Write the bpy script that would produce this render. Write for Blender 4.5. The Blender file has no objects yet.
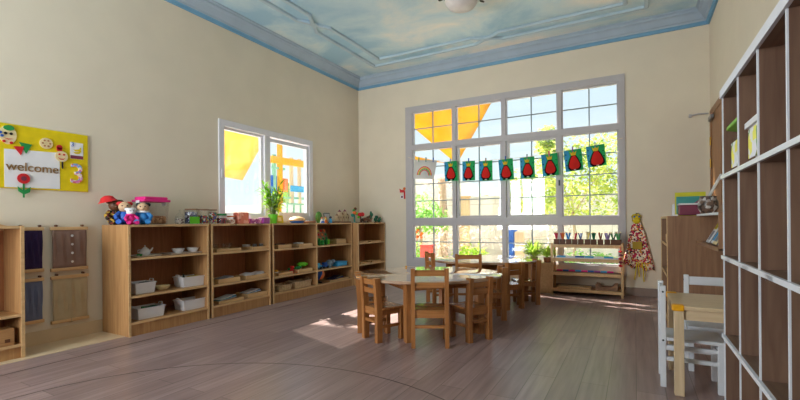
import bpy, bmesh, math, random
from mathutils import Matrix, Vector, Euler
random.seed(7)
S = bpy.context.scene
COL = S.collection
PI = math.pi

# ------------------------------------------------------------------ materials
def _new(name):
    m = bpy.data.materials.new(name); m.use_nodes = True
    nt = m.node_tree; nt.nodes.clear()
    out = nt.nodes.new('ShaderNodeOutputMaterial')
    return m, nt, out
def _bsdf(nt, out, rough=.6, spec=.4, metal=0.):
    p = nt.nodes.new('ShaderNodeBsdfPrincipled')
    p.inputs['Roughness'].default_value = rough
    p.inputs['Specular IOR Level'].default_value = spec
    p.inputs['Metallic'].default_value = metal
    nt.links.new(p.outputs[0], out.inputs['Surface'])
    return p
def lin(c):
    return tuple(((v/255+.055)/1.055)**2.4 if v > 10 else v/255/12.92 for v in c)
def rgb(c): return (*lin(c), 1)
def _coord(nt, scale=(1, 1, 1), rot=(0, 0, 0)):
    tc = nt.nodes.new('ShaderNodeTexCoord'); mp = nt.nodes.new('ShaderNodeMapping')
    mp.inputs['Scale'].default_value = scale; mp.inputs['Rotation'].default_value = rot
    nt.links.new(tc.outputs['Object'], mp.inputs[0]); return mp
def plain(name, c, rough=.6, spec=.4, metal=0., var=.06, nscale=14):
    m, nt, out = _new(name); p = _bsdf(nt, out, rough, spec, metal)
    mp = _coord(nt); n = nt.nodes.new('ShaderNodeTexNoise'); n.inputs['Scale'].default_value = nscale
    n.inputs['Detail'].default_value = 4
    r = nt.nodes.new('ShaderNodeValToRGB'); L = lin(c)
    r.color_ramp.elements[0].position = .3; r.color_ramp.elements[1].position = .7
    r.color_ramp.elements[0].color = (*[v*(1-var) for v in L], 1)
    r.color_ramp.elements[1].color = (*[min(1, v*(1+var)) for v in L], 1)
    nt.links.new(mp.outputs[0], n.inputs['Vector']); nt.links.new(n.outputs['Fac'], r.inputs[0])
    nt.links.new(r.outputs[0], p.inputs['Base Color'])
    return m
def wood(name, c, dark, axis='z', rough=.45, spec=.4, sc=1.0):
    m, nt, out = _new(name); p = _bsdf(nt, out, rough, spec)
    s = {'x': (2, 30, 30), 'y': (30, 2, 30), 'z': (30, 30, 2)}[axis]
    mp = _coord(nt, tuple(v*sc for v in s))
    n = nt.nodes.new('ShaderNodeTexNoise'); n.inputs['Scale'].default_value = 1.6
    n.inputs['Detail'].default_value = 5; n.inputs['Distortion'].default_value = .6
    r = nt.nodes.new('ShaderNodeValToRGB')
    r.color_ramp.elements[0].position = .3; r.color_ramp.elements[0].color = rgb(dark)
    r.color_ramp.elements[1].position = .68; r.color_ramp.elements[1].color = rgb(c)
    nt.links.new(mp.outputs[0], n.inputs['Vector']); nt.links.new(n.outputs['Fac'], r.inputs[0])
    nt.links.new(r.outputs[0], p.inputs['Base Color'])
    return m
def speck(name, cols, scale=40, rough=.5, trans=0.):
    """voronoi cells of several colours: beads, print, woven pattern"""
    m, nt, out = _new(name); p = _bsdf(nt, out, rough)
    mp = _coord(nt); v = nt.nodes.new('ShaderNodeTexVoronoi'); v.inputs['Scale'].default_value = scale
    sp = nt.nodes.new('ShaderNodeSeparateColor')
    r = nt.nodes.new('ShaderNodeValToRGB'); r.color_ramp.interpolation = 'CONSTANT'
    e = r.color_ramp.elements
    while len(e) < len(cols): e.new(.5)
    for i, c in enumerate(cols):
        e[i].position = i/len(cols); e[i].color = rgb(c)
    nt.links.new(mp.outputs[0], v.inputs['Vector']); nt.links.new(v.outputs['Color'], sp.inputs[0])
    nt.links.new(sp.outputs[0], r.inputs[0]); nt.links.new(r.outputs[0], p.inputs['Base Color'])
    return m
def clear(name, tint=(255, 255, 255), gloss=.06, rough=.02):
    """thin clear pane: lets light straight through, with a little mirror reflection"""
    m, nt, out = _new(name)
    t = nt.nodes.new('ShaderNodeBsdfTransparent'); t.inputs[0].default_value = rgb(tint)
    g = nt.nodes.new('ShaderNodeBsdfGlossy'); g.inputs['Roughness'].default_value = rough
    mx = nt.nodes.new('ShaderNodeMixShader'); mx.inputs[0].default_value = gloss
    nt.links.new(t.outputs[0], mx.inputs[1]); nt.links.new(g.outputs[0], mx.inputs[2])
    nt.links.new(mx.outputs[0], out.inputs['Surface']); return m
def thin(name, c, frac=.5, c2=None):
    """diffuse + translucent: leaves, paper, sail cloth"""
    m, nt, out = _new(name)
    mp = _coord(nt); n = nt.nodes.new('ShaderNodeTexNoise'); n.inputs['Scale'].default_value = 3
    r = nt.nodes.new('ShaderNodeValToRGB'); c2 = c2 or tuple(int(v*.88) for v in c)
    r.color_ramp.elements[0].position = .35; r.color_ramp.elements[0].color = rgb(c2)
    r.color_ramp.elements[1].position = .65; r.color_ramp.elements[1].color = rgb(c)
    d = nt.nodes.new('ShaderNodeBsdfDiffuse'); t = nt.nodes.new('ShaderNodeBsdfTranslucent')
    mx = nt.nodes.new('ShaderNodeMixShader'); mx.inputs[0].default_value = frac
    nt.links.new(mp.outputs[0], n.inputs['Vector']); nt.links.new(n.outputs['Fac'], r.inputs[0])
    nt.links.new(r.outputs[0], d.inputs[0]); nt.links.new(r.outputs[0], t.inputs[0])
    nt.links.new(d.outputs[0], mx.inputs[1]); nt.links.new(t.outputs[0], mx.inputs[2])
    nt.links.new(mx.outputs[0], out.inputs['Surface']); return m

def mat_floor():
    m, nt, out = _new('floor_planks'); p = _bsdf(nt, out, .30, .6)
    mp = _coord(nt, (1, 1, 1), (0, 0, PI/2))
    b = nt.nodes.new('ShaderNodeTexBrick'); b.offset = .37
    b.inputs['Scale'].default_value = 1; b.inputs['Brick Width'].default_value = 1.2; b.inputs['Row Height'].default_value = .15
    b.inputs['Mortar Size'].default_value = .0022; b.inputs['Mortar Smooth'].default_value = .2
    b.inputs['Color1'].default_value = rgb((168, 143, 140)); b.inputs['Color2'].default_value = rgb((148, 124, 121))
    b.inputs['Mortar'].default_value = rgb((104, 86, 80))
    n = nt.nodes.new('ShaderNodeTexNoise'); n.inputs['Scale'].default_value = 2.2; n.inputs['Detail'].default_value = 6
    mp2 = _coord(nt, (14, .8, 1))
    mx = nt.nodes.new('ShaderNodeMix'); mx.data_type = 'RGBA'; mx.blend_type = 'MULTIPLY'; mx.inputs['Factor'].default_value = .85
    r = nt.nodes.new('ShaderNodeValToRGB')
    r.color_ramp.elements[0].position = .3; r.color_ramp.elements[0].color = (.56, .53, .52, 1)
    r.color_ramp.elements[1].position = .7; r.color_ramp.elements[1].color = (1, 1, 1, 1)
    L = nt.links
    L.new(mp.outputs[0], b.inputs['Vector']); L.new(mp2.outputs[0], n.inputs['Vector']); L.new(n.outputs['Fac'], r.inputs[0])
    L.new(b.outputs['Color'], mx.inputs['A']); L.new(r.outputs[0], mx.inputs['B']); L.new(mx.outputs['Result'], p.inputs['Base Color'])
    bp = nt.nodes.new('ShaderNodeBump'); bp.inputs['Strength'].default_value = .12; bp.inputs['Distance'].default_value = .002
    L.new(b.outputs['Fac'], bp.inputs['Height']); bp.invert = True; L.new(bp.outputs[0], p.inputs['Normal'])
    return m
def mat_sky_ceiling():
    m, nt, out = _new('painted_clouds'); p = _bsdf(nt, out, .55, .3)
    mp = _coord(nt, (1, 1.3, 1))
    n = nt.nodes.new('ShaderNodeTexNoise'); n.inputs['Scale'].default_value = .9; n.inputs['Detail'].default_value = 7; n.inputs['Roughness'].default_value = .58
    n.inputs['Distortion'].default_value = .5
    r = nt.nodes.new('ShaderNodeValToRGB'); e = r.color_ramp.elements
    e[0].position = .36; e[0].color = rgb((160, 196, 216)); e[1].position = .68; e[1].color = rgb((240, 234, 224))
    k = e.new(.49); k.color = rgb((196, 218, 226))
    nt.links.new(mp.outputs[0], n.inputs['Vector']); nt.links.new(n.outputs['Fac'], r.inputs[0])
    nt.links.new(r.outputs[0], p.inputs['Base Color']); return m
def mat_blocks():
    m, nt, out = _new('rendered_blocks'); p = _bsdf(nt, out, .9, .1)
    mp = _coord(nt, (1, 1, 1), (PI/2, 0, 0))
    b = nt.nodes.new('ShaderNodeTexBrick'); b.inputs['Scale'].default_value = 1
    b.inputs['Brick Width'].default_value = 1.0; b.inputs['Row Height'].default_value = .5; b.inputs['Mortar Size'].default_value = .012
    b.inputs['Color1'].default_value = rgb((218, 213, 202)); b.inputs['Color2'].default_value = rgb((213, 208, 198)); b.inputs['Mortar'].default_value = rgb((190, 184, 172))
    nt.links.new(mp.outputs[0], b.inputs['Vector']); nt.links.new(b.outputs['Color'], p.inputs['Base Color']); return m
def mat_check(name, a, bcol, scale):
    m, nt, out = _new(name); p = _bsdf(nt, out, .8, .2)
    mp = _coord(nt, (1, 1, 1), (0, PI/4, 0)); c = nt.nodes.new('ShaderNodeTexChecker'); c.inputs['Scale'].default_value = scale
    c.inputs['Color1'].default_value = rgb(a); c.inputs['Color2'].default_value = rgb(bcol)
    nt.links.new(mp.outputs[0], c.inputs['Vector']); nt.links.new(c.outputs['Color'], p.inputs['Base Color']); return m

W = {}
W['wall'] = plain('wall_paint', (222, 210, 190), .75, .25, var=.025, nscale=3)
W['floor'] = mat_floor(); W['ceil'] = mat_sky_ceiling()
W['crown'] = plain('crown_paint', (164, 180, 196), .6, .3, var=.05, nscale=4)
W['crown_blue'] = plain('crown_blue_paint', (116, 164, 196), .6, .3, var=.08, nscale=4)
W['bead'] = plain('ceiling_bead_paint', (178, 198, 210), .6, .3, var=.05, nscale=4)
W['tile'] = plain('beige_tile', (206, 182, 148), .4, .4, var=.06, nscale=5)
W['skirt'] = plain('skirting', (150, 132, 122), .6, .3)
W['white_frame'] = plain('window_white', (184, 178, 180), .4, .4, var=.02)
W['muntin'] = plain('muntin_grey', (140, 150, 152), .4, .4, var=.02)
W['white_frame_lit'] = plain('window_white_lit', (220, 218, 224), .4, .4, var=.02)  # lighter copy of the frame colour; brighter light on the left window put in
W['glass'] = clear('window_glass', (250, 253, 252), .05)
W['maple'] = wood('maple_board', (184, 140, 92), (160, 114, 72), 'z')
W['maple_h'] = wood('maple_board_level', (184, 140, 92), (160, 114, 72), 'y')
W['maple_back'] = wood('maple_backing_shaded', (180, 122, 84), (156, 100, 66), 'z')  # same maple, slightly deeper; shade inside the shelves put into the colour
W['maple_edge'] = wood('maple_edge', (216, 178, 130), (198, 158, 110), 'y')
W['oak'] = wood('honey_oak', (176, 118, 68), (140, 88, 46), 'z', .32, .5)
W['oak_h'] = wood('honey_oak_level', (178, 120, 70), (142, 90, 48), 'x', .2, .6)
W['oak_top'] = wood('table_top_oak', (182, 148, 120), (166, 130, 104), 'x', .09, .9)
for n_ in W['oak_top'].node_tree.nodes:
    if n_.type == 'BSDF_PRINCIPLED': n_.inputs['Coat Weight'].default_value = .8; n_.inputs['Coat Roughness'].default_value = .05; n_.inputs['Coat IOR'].default_value = 1.6
W['walnut'] = wood('taupe_laminate', (128, 99, 81), (108, 80, 66), 'z', .5, .35)
W['walnut_y'] = wood('taupe_laminate_level', (130, 101, 81), (110, 82, 66), 'y', .5, .35)
W['tan_lam'] = wood('tan_laminate', (150, 112, 84), (130, 94, 70), 'z', .5, .35)
W['white_edge'] = plain('white_edge_band', (222, 224, 232), .35, .5, var=.02)
W['white_paint'] = plain('white_paint', (212, 214, 220), .4, .4, var=.03)
W['pale_wood'] = wood('pale_birch', (214, 190, 156), (198, 172, 138), 'z', .4, .4)
W['pale_wood_h'] = wood('pale_birch_level', (216, 192, 158), (200, 174, 140), 'x', .35, .45)
W['door'] = wood('door_wood', (166, 116, 72), (138, 92, 54), 'z', .4, .4)
W['brass'] = plain('brass', (200, 160, 70), .3, .5, .9)
W['metal'] = plain('grey_metal', (120, 122, 124), .35, .5, .8)
W['dark'] = plain('dark_metal', (46, 52, 50), .4, .5, .4)
W['yellow'] = plain('yellow_plastic', (226, 160, 20), .4, .4)
W['board_y'] = plain('yellow_felt', (222, 196, 24), .8, .2, var=.08)
W['paper'] = plain('white_paper', (226, 224, 226), .7, .2, var=.02)
W['plastic'] = plain('white_plastic', (224, 222, 226), .35, .5, var=.02)
W['ceramic'] = plain('white_ceramic', (232, 230, 232), .2, .6, var=.02)
W['clear'] = clear('clear_plastic', (251, 251, 251), .05, .05)
W['cream'] = plain('cream', (228, 208, 160), .6)
def P(key, c, rough=.55, **k):
    if key not in W: W[key] = plain(key, c, rough, **k)
    return W[key]
P('red', (204, 34, 40)); P('green', (36, 140, 70)); P('lime', (104, 206, 40)); P('blue', (36, 90, 176)); P('sky', (60, 160, 214))
P('pink', (222, 36, 130)); P('purple', (150, 70, 160)); P('orange', (226, 110, 40)); P('black', (24, 22, 26)); P('brown', (96, 58, 34))
P('skin', (196, 160, 126)); P('teal', (20, 120, 110)); P('maroon', (120, 50, 70)); P('grey', (140, 140, 144)); P('navy', (44, 34, 66), .9)

# ------------------------------------------------------------------ mesh builder
class B:
    def __init__(s): s.bm = bmesh.new()
    def _mi(s, n0, mi, sm=False):
        s.bm.faces.ensure_lookup_table()
        for f in s.bm.faces[n0:]:
            f.material_index = mi; f.smooth = sm
    def box(s, x0, x1, y0, y1, z0, z1, mi=0, bev=0., M=None):
        n0 = len(s.bm.faces)
        r = bmesh.ops.create_cube(s.bm, size=1)
        T = Matrix.Translation(((x0+x1)/2, (y0+y1)/2, (z0+z1)/2)) @ Matrix.Diagonal((abs(x1-x0), abs(y1-y0), abs(z1-z0), 1))
        if M is not None: T = M @ T
        bmesh.ops.transform(s.bm, matrix=T, verts=r['verts'])
        if bev:
            es = list({e for v in r['verts'] for e in v.link_edges})
            bmesh.ops.bevel(s.bm, geom=es, offset=bev, segments=2, affect='EDGES', profile=.5)
        s._mi(n0, mi); return s
    def lathe(s, prof, c=(0, 0, 0), seg=20, mi=0, M=None, sm=True, sx=1, sy=1):
        n0 = len(s.bm.faces); rings = []
        T = Matrix.Translation(c)
        if M is not None: T = M @ T
        for r, z in prof:
            if r < 1e-6: rings.append([s.bm.verts.new(T @ Vector((0, 0, z)))])
            else: rings.append([s.bm.verts.new(T @ Vector((r*sx*math.cos(2*PI*k/seg), r*sy*math.sin(2*PI*k/seg), z))) for k in range(seg)])
        for a, b in zip(rings, rings[1:]):
            for k in range(seg):
                j = (k+1) % seg
                if len(a) == 1 and len(b) == 1: continue
                if len(a) == 1: s.bm.faces.new((a[0], b[j], b[k]))
                elif len(b) == 1: s.bm.faces.new((a[k], a[j], b[0]))
                else: s.bm.faces.new((a[k], a[j], b[j], b[k]))
        s._mi(n0, mi, sm); return s
    def cyl(s, p0, p1, r0, r1=None, seg=12, mi=0, M=None):
        r1 = r0 if r1 is None else r1
        p0, p1 = Vector(p0), Vector(p1); d = p1-p0
        R = Matrix.Translation(p0) @ d.to_track_quat('Z', 'Y').to_matrix().to_4x4()
        if M is not None: R = M @ R
        L = d.length
        return s.lathe([(0, 0), (r0, 0), (r1, L), (0, L)], (0, 0, 0), seg, mi, R)
    def ell(s, c, r, mi=0, M=None, seg=14, rot=None):
        n0 = len(s.bm.faces)
        q = bmesh.ops.create_uvsphere(s.bm, u_segments=seg, v_segments=max(6, seg//2+1), radius=1)
        r = (r, r, r) if isinstance(r, (int, float)) else r
        T = Matrix.Translation(c) @ (Euler(rot).to_matrix().to_4x4() if rot else Matrix.Identity(4)) @ Matrix.Diagonal((*r, 1))
        if M is not None: T = M @ T
        bmesh.ops.transform(s.bm, matrix=T, verts=q['verts']); s._mi(n0, mi, True); return s
    def prism(s, poly, M, t, mi=0):
        """polygon in local xy, extruded t along local z, placed by M"""
        n0 = len(s.bm.faces); n = len(poly)
        a = [s.bm.verts.new(M @ Vector((x, y, 0))) for x, y in poly]
        b = [s.bm.verts.new(M @ Vector((x, y, t))) for x, y in poly]
        s.bm.faces.new(a[::-1]); s.bm.faces.new(b)
        for k in range(n):
            j = (k+1) % n; s.bm.faces.new((a[k], a[j], b[j], b[k]))
        s._mi(n0, mi); return s
    def tube(s, pts, r, seg=8, mi=0, M=None):
        n0 = len(s.bm.faces); pts = [Vector(p) for p in pts]; rings = []
        for i, p in enumerate(pts):
            d = (pts[min(i+1, len(pts)-1)]-pts[max(i-1, 0)]).normalized()
            q = d.to_track_quat('Z', 'Y')
            rr = r[i] if isinstance(r, (list, tuple)) else r
            ring = []
            for k in range(seg):
                w = p+q @ Vector((rr*math.cos(2*PI*k/seg), rr*math.sin(2*PI*k/seg), 0))
                ring.append(s.bm.verts.new(M @ w if M is not None else w))
            rings.append(ring)
        for a, b in zip(rings, rings[1:]):
            for k in range(seg):
                j = (k+1) % seg; s.bm.faces.new((a[k], a[j], b[j], b[k]))
        s.bm.faces.new(rings[0][::-1]); s.bm.faces.new(rings[-1]); s._mi(n0, mi, True); return s
    def tray(s, x0, x1, y0, y1, z0, z1, t=.008, taper=0., mi=0, M=None):
        """open-topped box with real wall thickness; taper widens the top"""
        n0 = len(s.bm.faces)
        def ring(ix, z): return [s.bm.verts.new((M or Matrix.Identity(4)) @ Vector(p)) for p in ((x0-ix, y0-ix, z), (x1+ix, y0-ix, z), (x1+ix, y1+ix, z), (x0-ix, y1+ix, z))]
        R = [ring(-taper, z0), ring(0, z1), ring(-t, z1), ring(-taper-t, z0+t)]
        s.bm.faces.new(R[0][::-1]); s.bm.faces.new(R[3])
        for a, b in zip(R, R[1:]):
            for k in range(4):
                j = (k+1) % 4; s.bm.faces.new((a[k], a[j], b[j], b[k]))
        s._mi(n0, mi); return s
    def leaf(s, p, d, up, L, w, mi=0):
        n0 = len(s.bm.faces); p, d = Vector(p), Vector(d).normalized(); side = d.cross(Vector(up))
        if side.length < 1e-4: side = d.orthogonal()
        side.normalize(); nrm = side.cross(d)
        a = s.bm.verts.new(p); m1 = s.bm.verts.new(p+d*L*.45+side*w+nrm*w*.3); m2 = s.bm.verts.new(p+d*L*.45-side*w+nrm*w*.3)
        c = s.bm.verts.new(p+d*L*.5); e = s.bm.verts.new(p+d*L-nrm*w*.5)
        for f in ((a, m1, c), (a, c, m2), (c, m1, e), (c, e, m2)): s.bm.faces.new(f)
        s._mi(n0, mi, True); return s
def obj(name, b, mats, parent=None, loc=None):
    me = bpy.data.meshes.new(name)
    bmesh.ops.recalc_face_normals(b.bm, faces=b.bm.faces[:])
    b.bm.to_mesh(me); b.bm.free()
    if any(p.use_smooth for p in me.polygons):
        me.set_sharp_from_angle(angle=math.radians(42))
    for m in (mats if isinstance(mats, (list, tuple)) else [mats]): me.materials.append(W[m] if isinstance(m, str) else m)
    o = bpy.data.objects.new(name, me); COL.objects.link(o)
    if parent is not None: o.parent = parent
    if loc: o.location = loc
    return o
def tag(o, label, cat, group=None):
    o['label'] = label; o['category'] = cat
    if group: o['group'] = group
    return o
def thing(name, label, cat, loc=(0, 0, 0), rz=0., group=None):
    o = bpy.data.objects.new(name, None); o.empty_display_size = .1; COL.objects.link(o)
    o.location = loc; o.rotation_euler = (0, 0, rz); return tag(o, label, cat, group)
def struct(o): o['kind'] = 'structure'; return o
def stuff(o): o['kind'] = 'stuff'; return o
def sroot(name, loc=(0, 0, 0)):
    o = bpy.data.objects.new(name, None); COL.objects.link(o); o.location = loc; return struct(o)
def dup(root, loc, rz, label):
    r = root.copy(); COL.objects.link(r); r.location = loc; r.rotation_euler = (0, 0, rz); r['label'] = label
    for ch in root.children:
        c = ch.copy(); COL.objects.link(c); c.parent = r
        for g in ch.children:
            d = g.copy(); COL.objects.link(d); d.parent = c
    return r
def text_mesh(name, body, size, extr, mat, M, parent):
    cu = bpy.data.curves.new(name, 'FONT'); cu.body = body; cu.size = size; cu.extrude = extr; cu.align_x = 'CENTER'; cu.align_y = 'CENTER'
    cu.offset = size*.004
    t = bpy.data.objects.new(name+'_curve', cu); COL.objects.link(t)
    dg = bpy.context.evaluated_depsgraph_get(); me = bpy.data.meshes.new_from_object(t.evaluated_get(dg))
    bpy.data.objects.remove(t); me.transform(M); me.materials.clear(); me.materials.append(W[mat])
    o = bpy.data.objects.new(name, me); COL.objects.link(o); o.parent = parent; return o

# ------------------------------------------------------------------ room shell
XL, XR, YB, YF = -4.383, .819, 6.406, -1.9
ZC = 3.58; T = .16
LW = (3.424, 5.12, 1.03, 2.27)           # left window  y0 y1 z0 z1
BW = (-3.41, -.104, .285, 2.95)          # back window  x0 x1 z0 z1
FW = (-4.25, -2.55, .5, 2.9)                 # added fill-light window behind the viewpoint
def wall_with_hole(name, axis, plane, a0, a1, hole, out):
    b = B(); h0, h1, z0, z1 = hole
    def bx(p, q, r, t):
        if axis == 'x': b.box(plane, plane+out, p, q, r, t)
        else: b.box(p, q, plane, plane+out, r, t)
    bx(a0, h0, 0, ZC+.1); bx(h1, a1, 0, ZC+.1); bx(h0, h1, 0, z0); bx(h0, h1, z1, ZC+.1)
    return struct(obj(name, b, 'wall'))
wall_with_hole('wall_left', 'x', XL, YF-T, YB+T, LW, -T)
wall_with_hole('wall_back', 'y', YB, XL, XR, BW, T)
wall_with_hole('wall_front', 'y', YF, XL, XR, FW, -T)
struct(obj('wall_right', B().box(XR, XR+T, YF-T, YB+T, 0, ZC+.1), 'wall'))
struct(obj('floor', B().box(XL-.2, XR+.2, YF-.2, YB+.2, -.12, 0), 'floor'))
struct(obj('ceiling', B().box(XL, XR, YF, YB, ZC, ZC+.1), 'ceil'))
# crown moulding, mitred loop of a stepped profile
prof = [(0, 3.396), (.022, 3.396), (.026, 3.425), (.04, 3.432), (.046, 3.455), (.06, 3.46), (.10, 3.52), (.128, 3.535), (.132, 3.56), (.15, 3.565), (.152, ZC)]
b = B(); rings = []
for d, z in prof:
    rings.append([b.bm.verts.new(p) for p in ((XL+d, YF+d, z), (XR-d, YF+d, z), (XR-d, YB-d, z), (XL+d, YB-d, z))])
for i, (r0, r1) in enumerate(zip(rings, rings[1:])):
    for k in range(4):
        f = b.bm.faces.new((r0[k], r0[(k+1) % 4], r1[(k+1) % 4], r1[k])); f.material_index = 1 if i < 3 else 0
struct(obj('trim_1', b, ['crown', 'crown_blue']))
# raised ceiling panel beads (double line pinched at the middle of each side)
def bead(b, pts, w=.05, h=.034):
    n = len(pts)
    for i in range(n):
        p, q = Vector((*pts[i], 0)), Vector((*pts[(i+1) % n], 0)); d = q-p; L = d.length
        M = Matrix.Translation((p.x, p.y, ZC)) @ Matrix.Rotation(math.atan2(d.y, d.x), 4, 'Z')
        b.box(-w*.4, L+w*.4, -w/2, w/2, -h, .004, M=M, bev=.012)
def panel_beads(x0, x1, y0, y1):
    b = B(); cx, cy = (x0+x1)/2, (y0+y1)/2; g = .2; k = .09; ins = .22
    a = (x0, x1, y0, y1); c = (x0+ins, x1-ins, y0+ins, y1-ins)
    def loop(r, s):
        X0, X1, Y0, Y1 = r
        return [(X0, Y0), (cx-g, Y0), (cx-.05, Y0+s*k), (cx+.05, Y0+s*k), (cx+g, Y0), (X1, Y0), (X1, cy-g), (X1-s*k, cy-.05), (X1-s*k, cy+.05), (X1, cy+g), (X1, Y1),
                (cx+g, Y1), (cx+.05, Y1-s*k), (cx-.05, Y1-s*k), (cx-g, Y1), (X0, Y1), (X0, cy+g), (X0+s*k, cy+.05), (X0+s*k, cy-.05), (X0, cy-g)]
    bead(b, loop(a, 1)); bead(b, loop(c, -1)); return b
struct(obj('trim_2', panel_beads(-3.72, .14, 2.62, 5.92), 'bead'))
struct(obj('trim_3', panel_beads(-3.72, .14, -1.2, 2.1), 'bead'))
# skirtings and the strip of tile left bare along the left wall
struct(obj('baseboard_left', B().box(XL, XL+.014, YF, YB, 0, .118, bev=.003), 'tile'))
struct(obj('baseboard_back', B().box(XL+.014, XR-.014, YB-.014, YB, 0, .11, bev=.003), 'skirt'))
struct(obj('baseboard_right', B().box(XR-.014, XR, YF, YB, 0, .11, bev=.003), 'skirt'))
struct(obj('trim_4', B().box(XL+.014, -3.99, YF+.02, 3.0, 0, .004), 'tile'))
# taped lines on the floor
P('tape', (104, 88, 84), .5)
tp = B().box(-3.72, -3.708, -1.0, 5.5, 0, .0012); struct(obj('trim_5', tp, 'tape'))
pts = []
for k in range(48):
    a = 2*PI*k/48; pts.append((-1.62+1.55*math.cos(a), .95+1.39*math.sin(a)))
b = B()
ri = [b.bm.verts.new((-1.62+1.545*math.cos(2*PI*k/72), .95+1.385*math.sin(2*PI*k/72), .0015)) for k in range(72)]
ro = [b.bm.verts.new((-1.62+1.557*math.cos(2*PI*k/72), .95+1.397*math.sin(2*PI*k/72), .0015)) for k in range(72)]
for k in range(72): b.bm.faces.new((ri[k], ro[k], ro[(k+1) % 72], ri[(k+1) % 72]))
struct(obj('trim_6', b, 'tape'))

# ---- left sliding window
w1 = sroot('window_1', (XL, 0, 0))
y0, y1, z0, z1 = LW; f = .075
b = B()
b.box(-.10, .018, y0, y0+f, z0, z1); b.box(-.10, .018, y1-f, y1, z0, z1); b.box(-.10, .018, y0+f, y1-f, z1-f, z1); b.box(-.10, .018, y0+f, y1-f, z0, z0+f)
obj('window_frame', b, 'white_frame_lit', w1)
b = B(); c0, c1 = 4.16, 4.255
b.box(-.075, -.03, y0+f, 3.53, z0+f, z1-f); b.box(-.075, -.03, 4.12, c0, z0+f, z1-f)
b.box(-.075, -.03, 3.53, 4.12, z0+f, z0+f+.03); b.box(-.075, -.03, 3.53, 4.12, z1-f-.03, z1-f)
obj('fixed_sash', b, 'white_frame_lit', w1)
b = B()
b.box(-.04, .005, c0, c1, z0+f, z1-f); b.box(-.04, .005, 4.99, y1-f-.012, z0+f, z1-f-.02); b.box(-.04, .005, c1, 4.99, z0+f, z0+f+.05); b.box(-.04, .005, c1, 4.99, z1-f-.07, z1-f-.02)
obj('sliding_sash', b, 'white_frame_lit', w1)
b = B().box(-.056, -.052, 3.53, 4.12, z0+f+.03, z1-f-.03).box(-.02, -.016, c1, 4.99, z0+f+.05, z1-f-.07)
obj('glass', b, 'glass', w1)
obj('latch', B().box(.018, .03, y0+.02, y0+.05, 1.56, 1.66, bev=.004), 'white_frame_lit', w1)

# ---- back window: four bays, three rows
w2 = sroot('window_2', (0, YB, 0))
x0, x1, z0, z1 = BW
gx = [(-3.267, -2.575), (-2.489, -1.77), (-1.686, -.969), (-.888, -.199)]
gz = [(.402, .94), (1.071, 2.203), (2.309, 2.837)]
b = B(); ya, yb = -.018, .10
b.box(x0, gx[0][0]-.02, ya, yb, z0, z1); b.box(gx[3][1]+.02, x1, ya, yb, z0, z1)
b.box(x0, x1, ya-.001, yb, z0, gz[0][0]-.02); b.box(x0, x1, ya-.001, yb, gz[2][1]+.02, z1)
for i in range(3): b.box(gx[i][1]+.012, gx[i+1][0]-.012, ya+.002, yb, z0+.02, z1-.02)
for i in range(2): b.box(x0+.02, x1-.02, ya+.001, yb, gz[i][1]+.012, gz[i+1][0]-.012)
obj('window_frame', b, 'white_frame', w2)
b = B(); g = B(); mu = B()
for ci, (a, c) in enumerate(gx):
    for rj, (d, e) in enumerate(gz):
        q = .022; yo = 0.
        if rj == 1 and ci in (1, 2):          # sliding sashes, deeper and heavier
            q = .035; yo = -.015
        X0, X1, Z0, Z1 = a-.02, c+.02, d-.02, e+.02
        if q > .03: X0 += .02; X1 -= .0; Z0 += .01; Z1 -= .01
        b.box(X0, X0+q, .01+yo, .06, Z0, Z1); b.box(X1-q, X1, .01+yo, .06, Z0, Z1); b.box(X0+q, X1-q, .01+yo, .06, Z0, Z0+q); b.box(X0+q, X1-q, .01+yo, .06, Z1-q, Z1)
        g.box(X0+q, X1-q, .038, .042, Z0+q, Z1-q)
        n = 4 if rj == 1 else 2
        mu.box((a+c)/2-.008, (a+c)/2+.008, .03, .05, Z0+q, Z1-q)
        for k in range(1, n):
            z = d+(e-d)*k/n; mu.box(X0+q, X1-q, .031, .049, z-.008, z+.008)
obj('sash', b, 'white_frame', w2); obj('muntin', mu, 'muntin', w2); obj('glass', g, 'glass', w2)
obj('latch', B().box(-.945, -.925, -.034, -.016, 1.50, 1.58, bev=.004), 'dark', w2)
obj('window_sill', B().box(x0, x1, -.02, .12, z0-.03, z0, bev=.004), 'white_frame', w2)

# ---- added window behind the viewpoint, put in as fill light for the near half
w3 = sroot('fill_window_3', (0, YF, 0)); x0, x1, z0, z1 = FW; b = B()
for k in range(3):
    xx = x0+(x1-x0-.08)*k/2; b.box(xx, xx+.08, -.1, .018, z0, z1)
b.box(x0, x1, -.099, .017, z0, z0+.08); b.box(x0, x1, -.099, .017, z1-.08, z1)
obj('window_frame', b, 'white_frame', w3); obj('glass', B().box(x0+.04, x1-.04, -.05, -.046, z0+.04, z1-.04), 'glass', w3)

# ---- door on the right wall
d1 = sroot('door_1', (XR, 0, 0)); b = B()
b.box(-.02, 0, 5.36, 5.44, 0, 2.307); b.box(-.02, 0, 6.22, 6.30, 0, 2.307); b.box(-.02, 0, 5.44, 6.22, 2.227, 2.307)
obj('door_frame', b, 'door', d1)
b = B().box(-.012, 0, 5.44, 6.22, .005, 2.227)
for (p, q) in ((.25, 1.0), (1.15, 2.05)): b.box(-.018, -.011, 5.56, 6.10, p, q, bev=.005)
obj('door_leaf', b, 'door', d1)
for zz in (1.88, 1.62, .35): obj('hinge', B().cyl((-.026, 6.215, zz), (-.026, 6.215, zz+.10), .008), 'brass', d1)
b = B().box(-.05, -.02, 5.98, 6.2, 2.16, 2.21, bev=.004); obj('door_closer', b, 'metal', d1)
bar = B().tube([(.80, 6.39, 2.30), (.70, 6.385, 2.305), (.615, 6.385, 2.292)], .010).box(.60, .63, 6.38, 6.405, 2.272, 2.312, bev=.003)
tag(obj('hook_bar', bar, 'white_frame'), 'thin grey metal bar fixed high on the back wall beside the door frame', 'wall hook')

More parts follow.
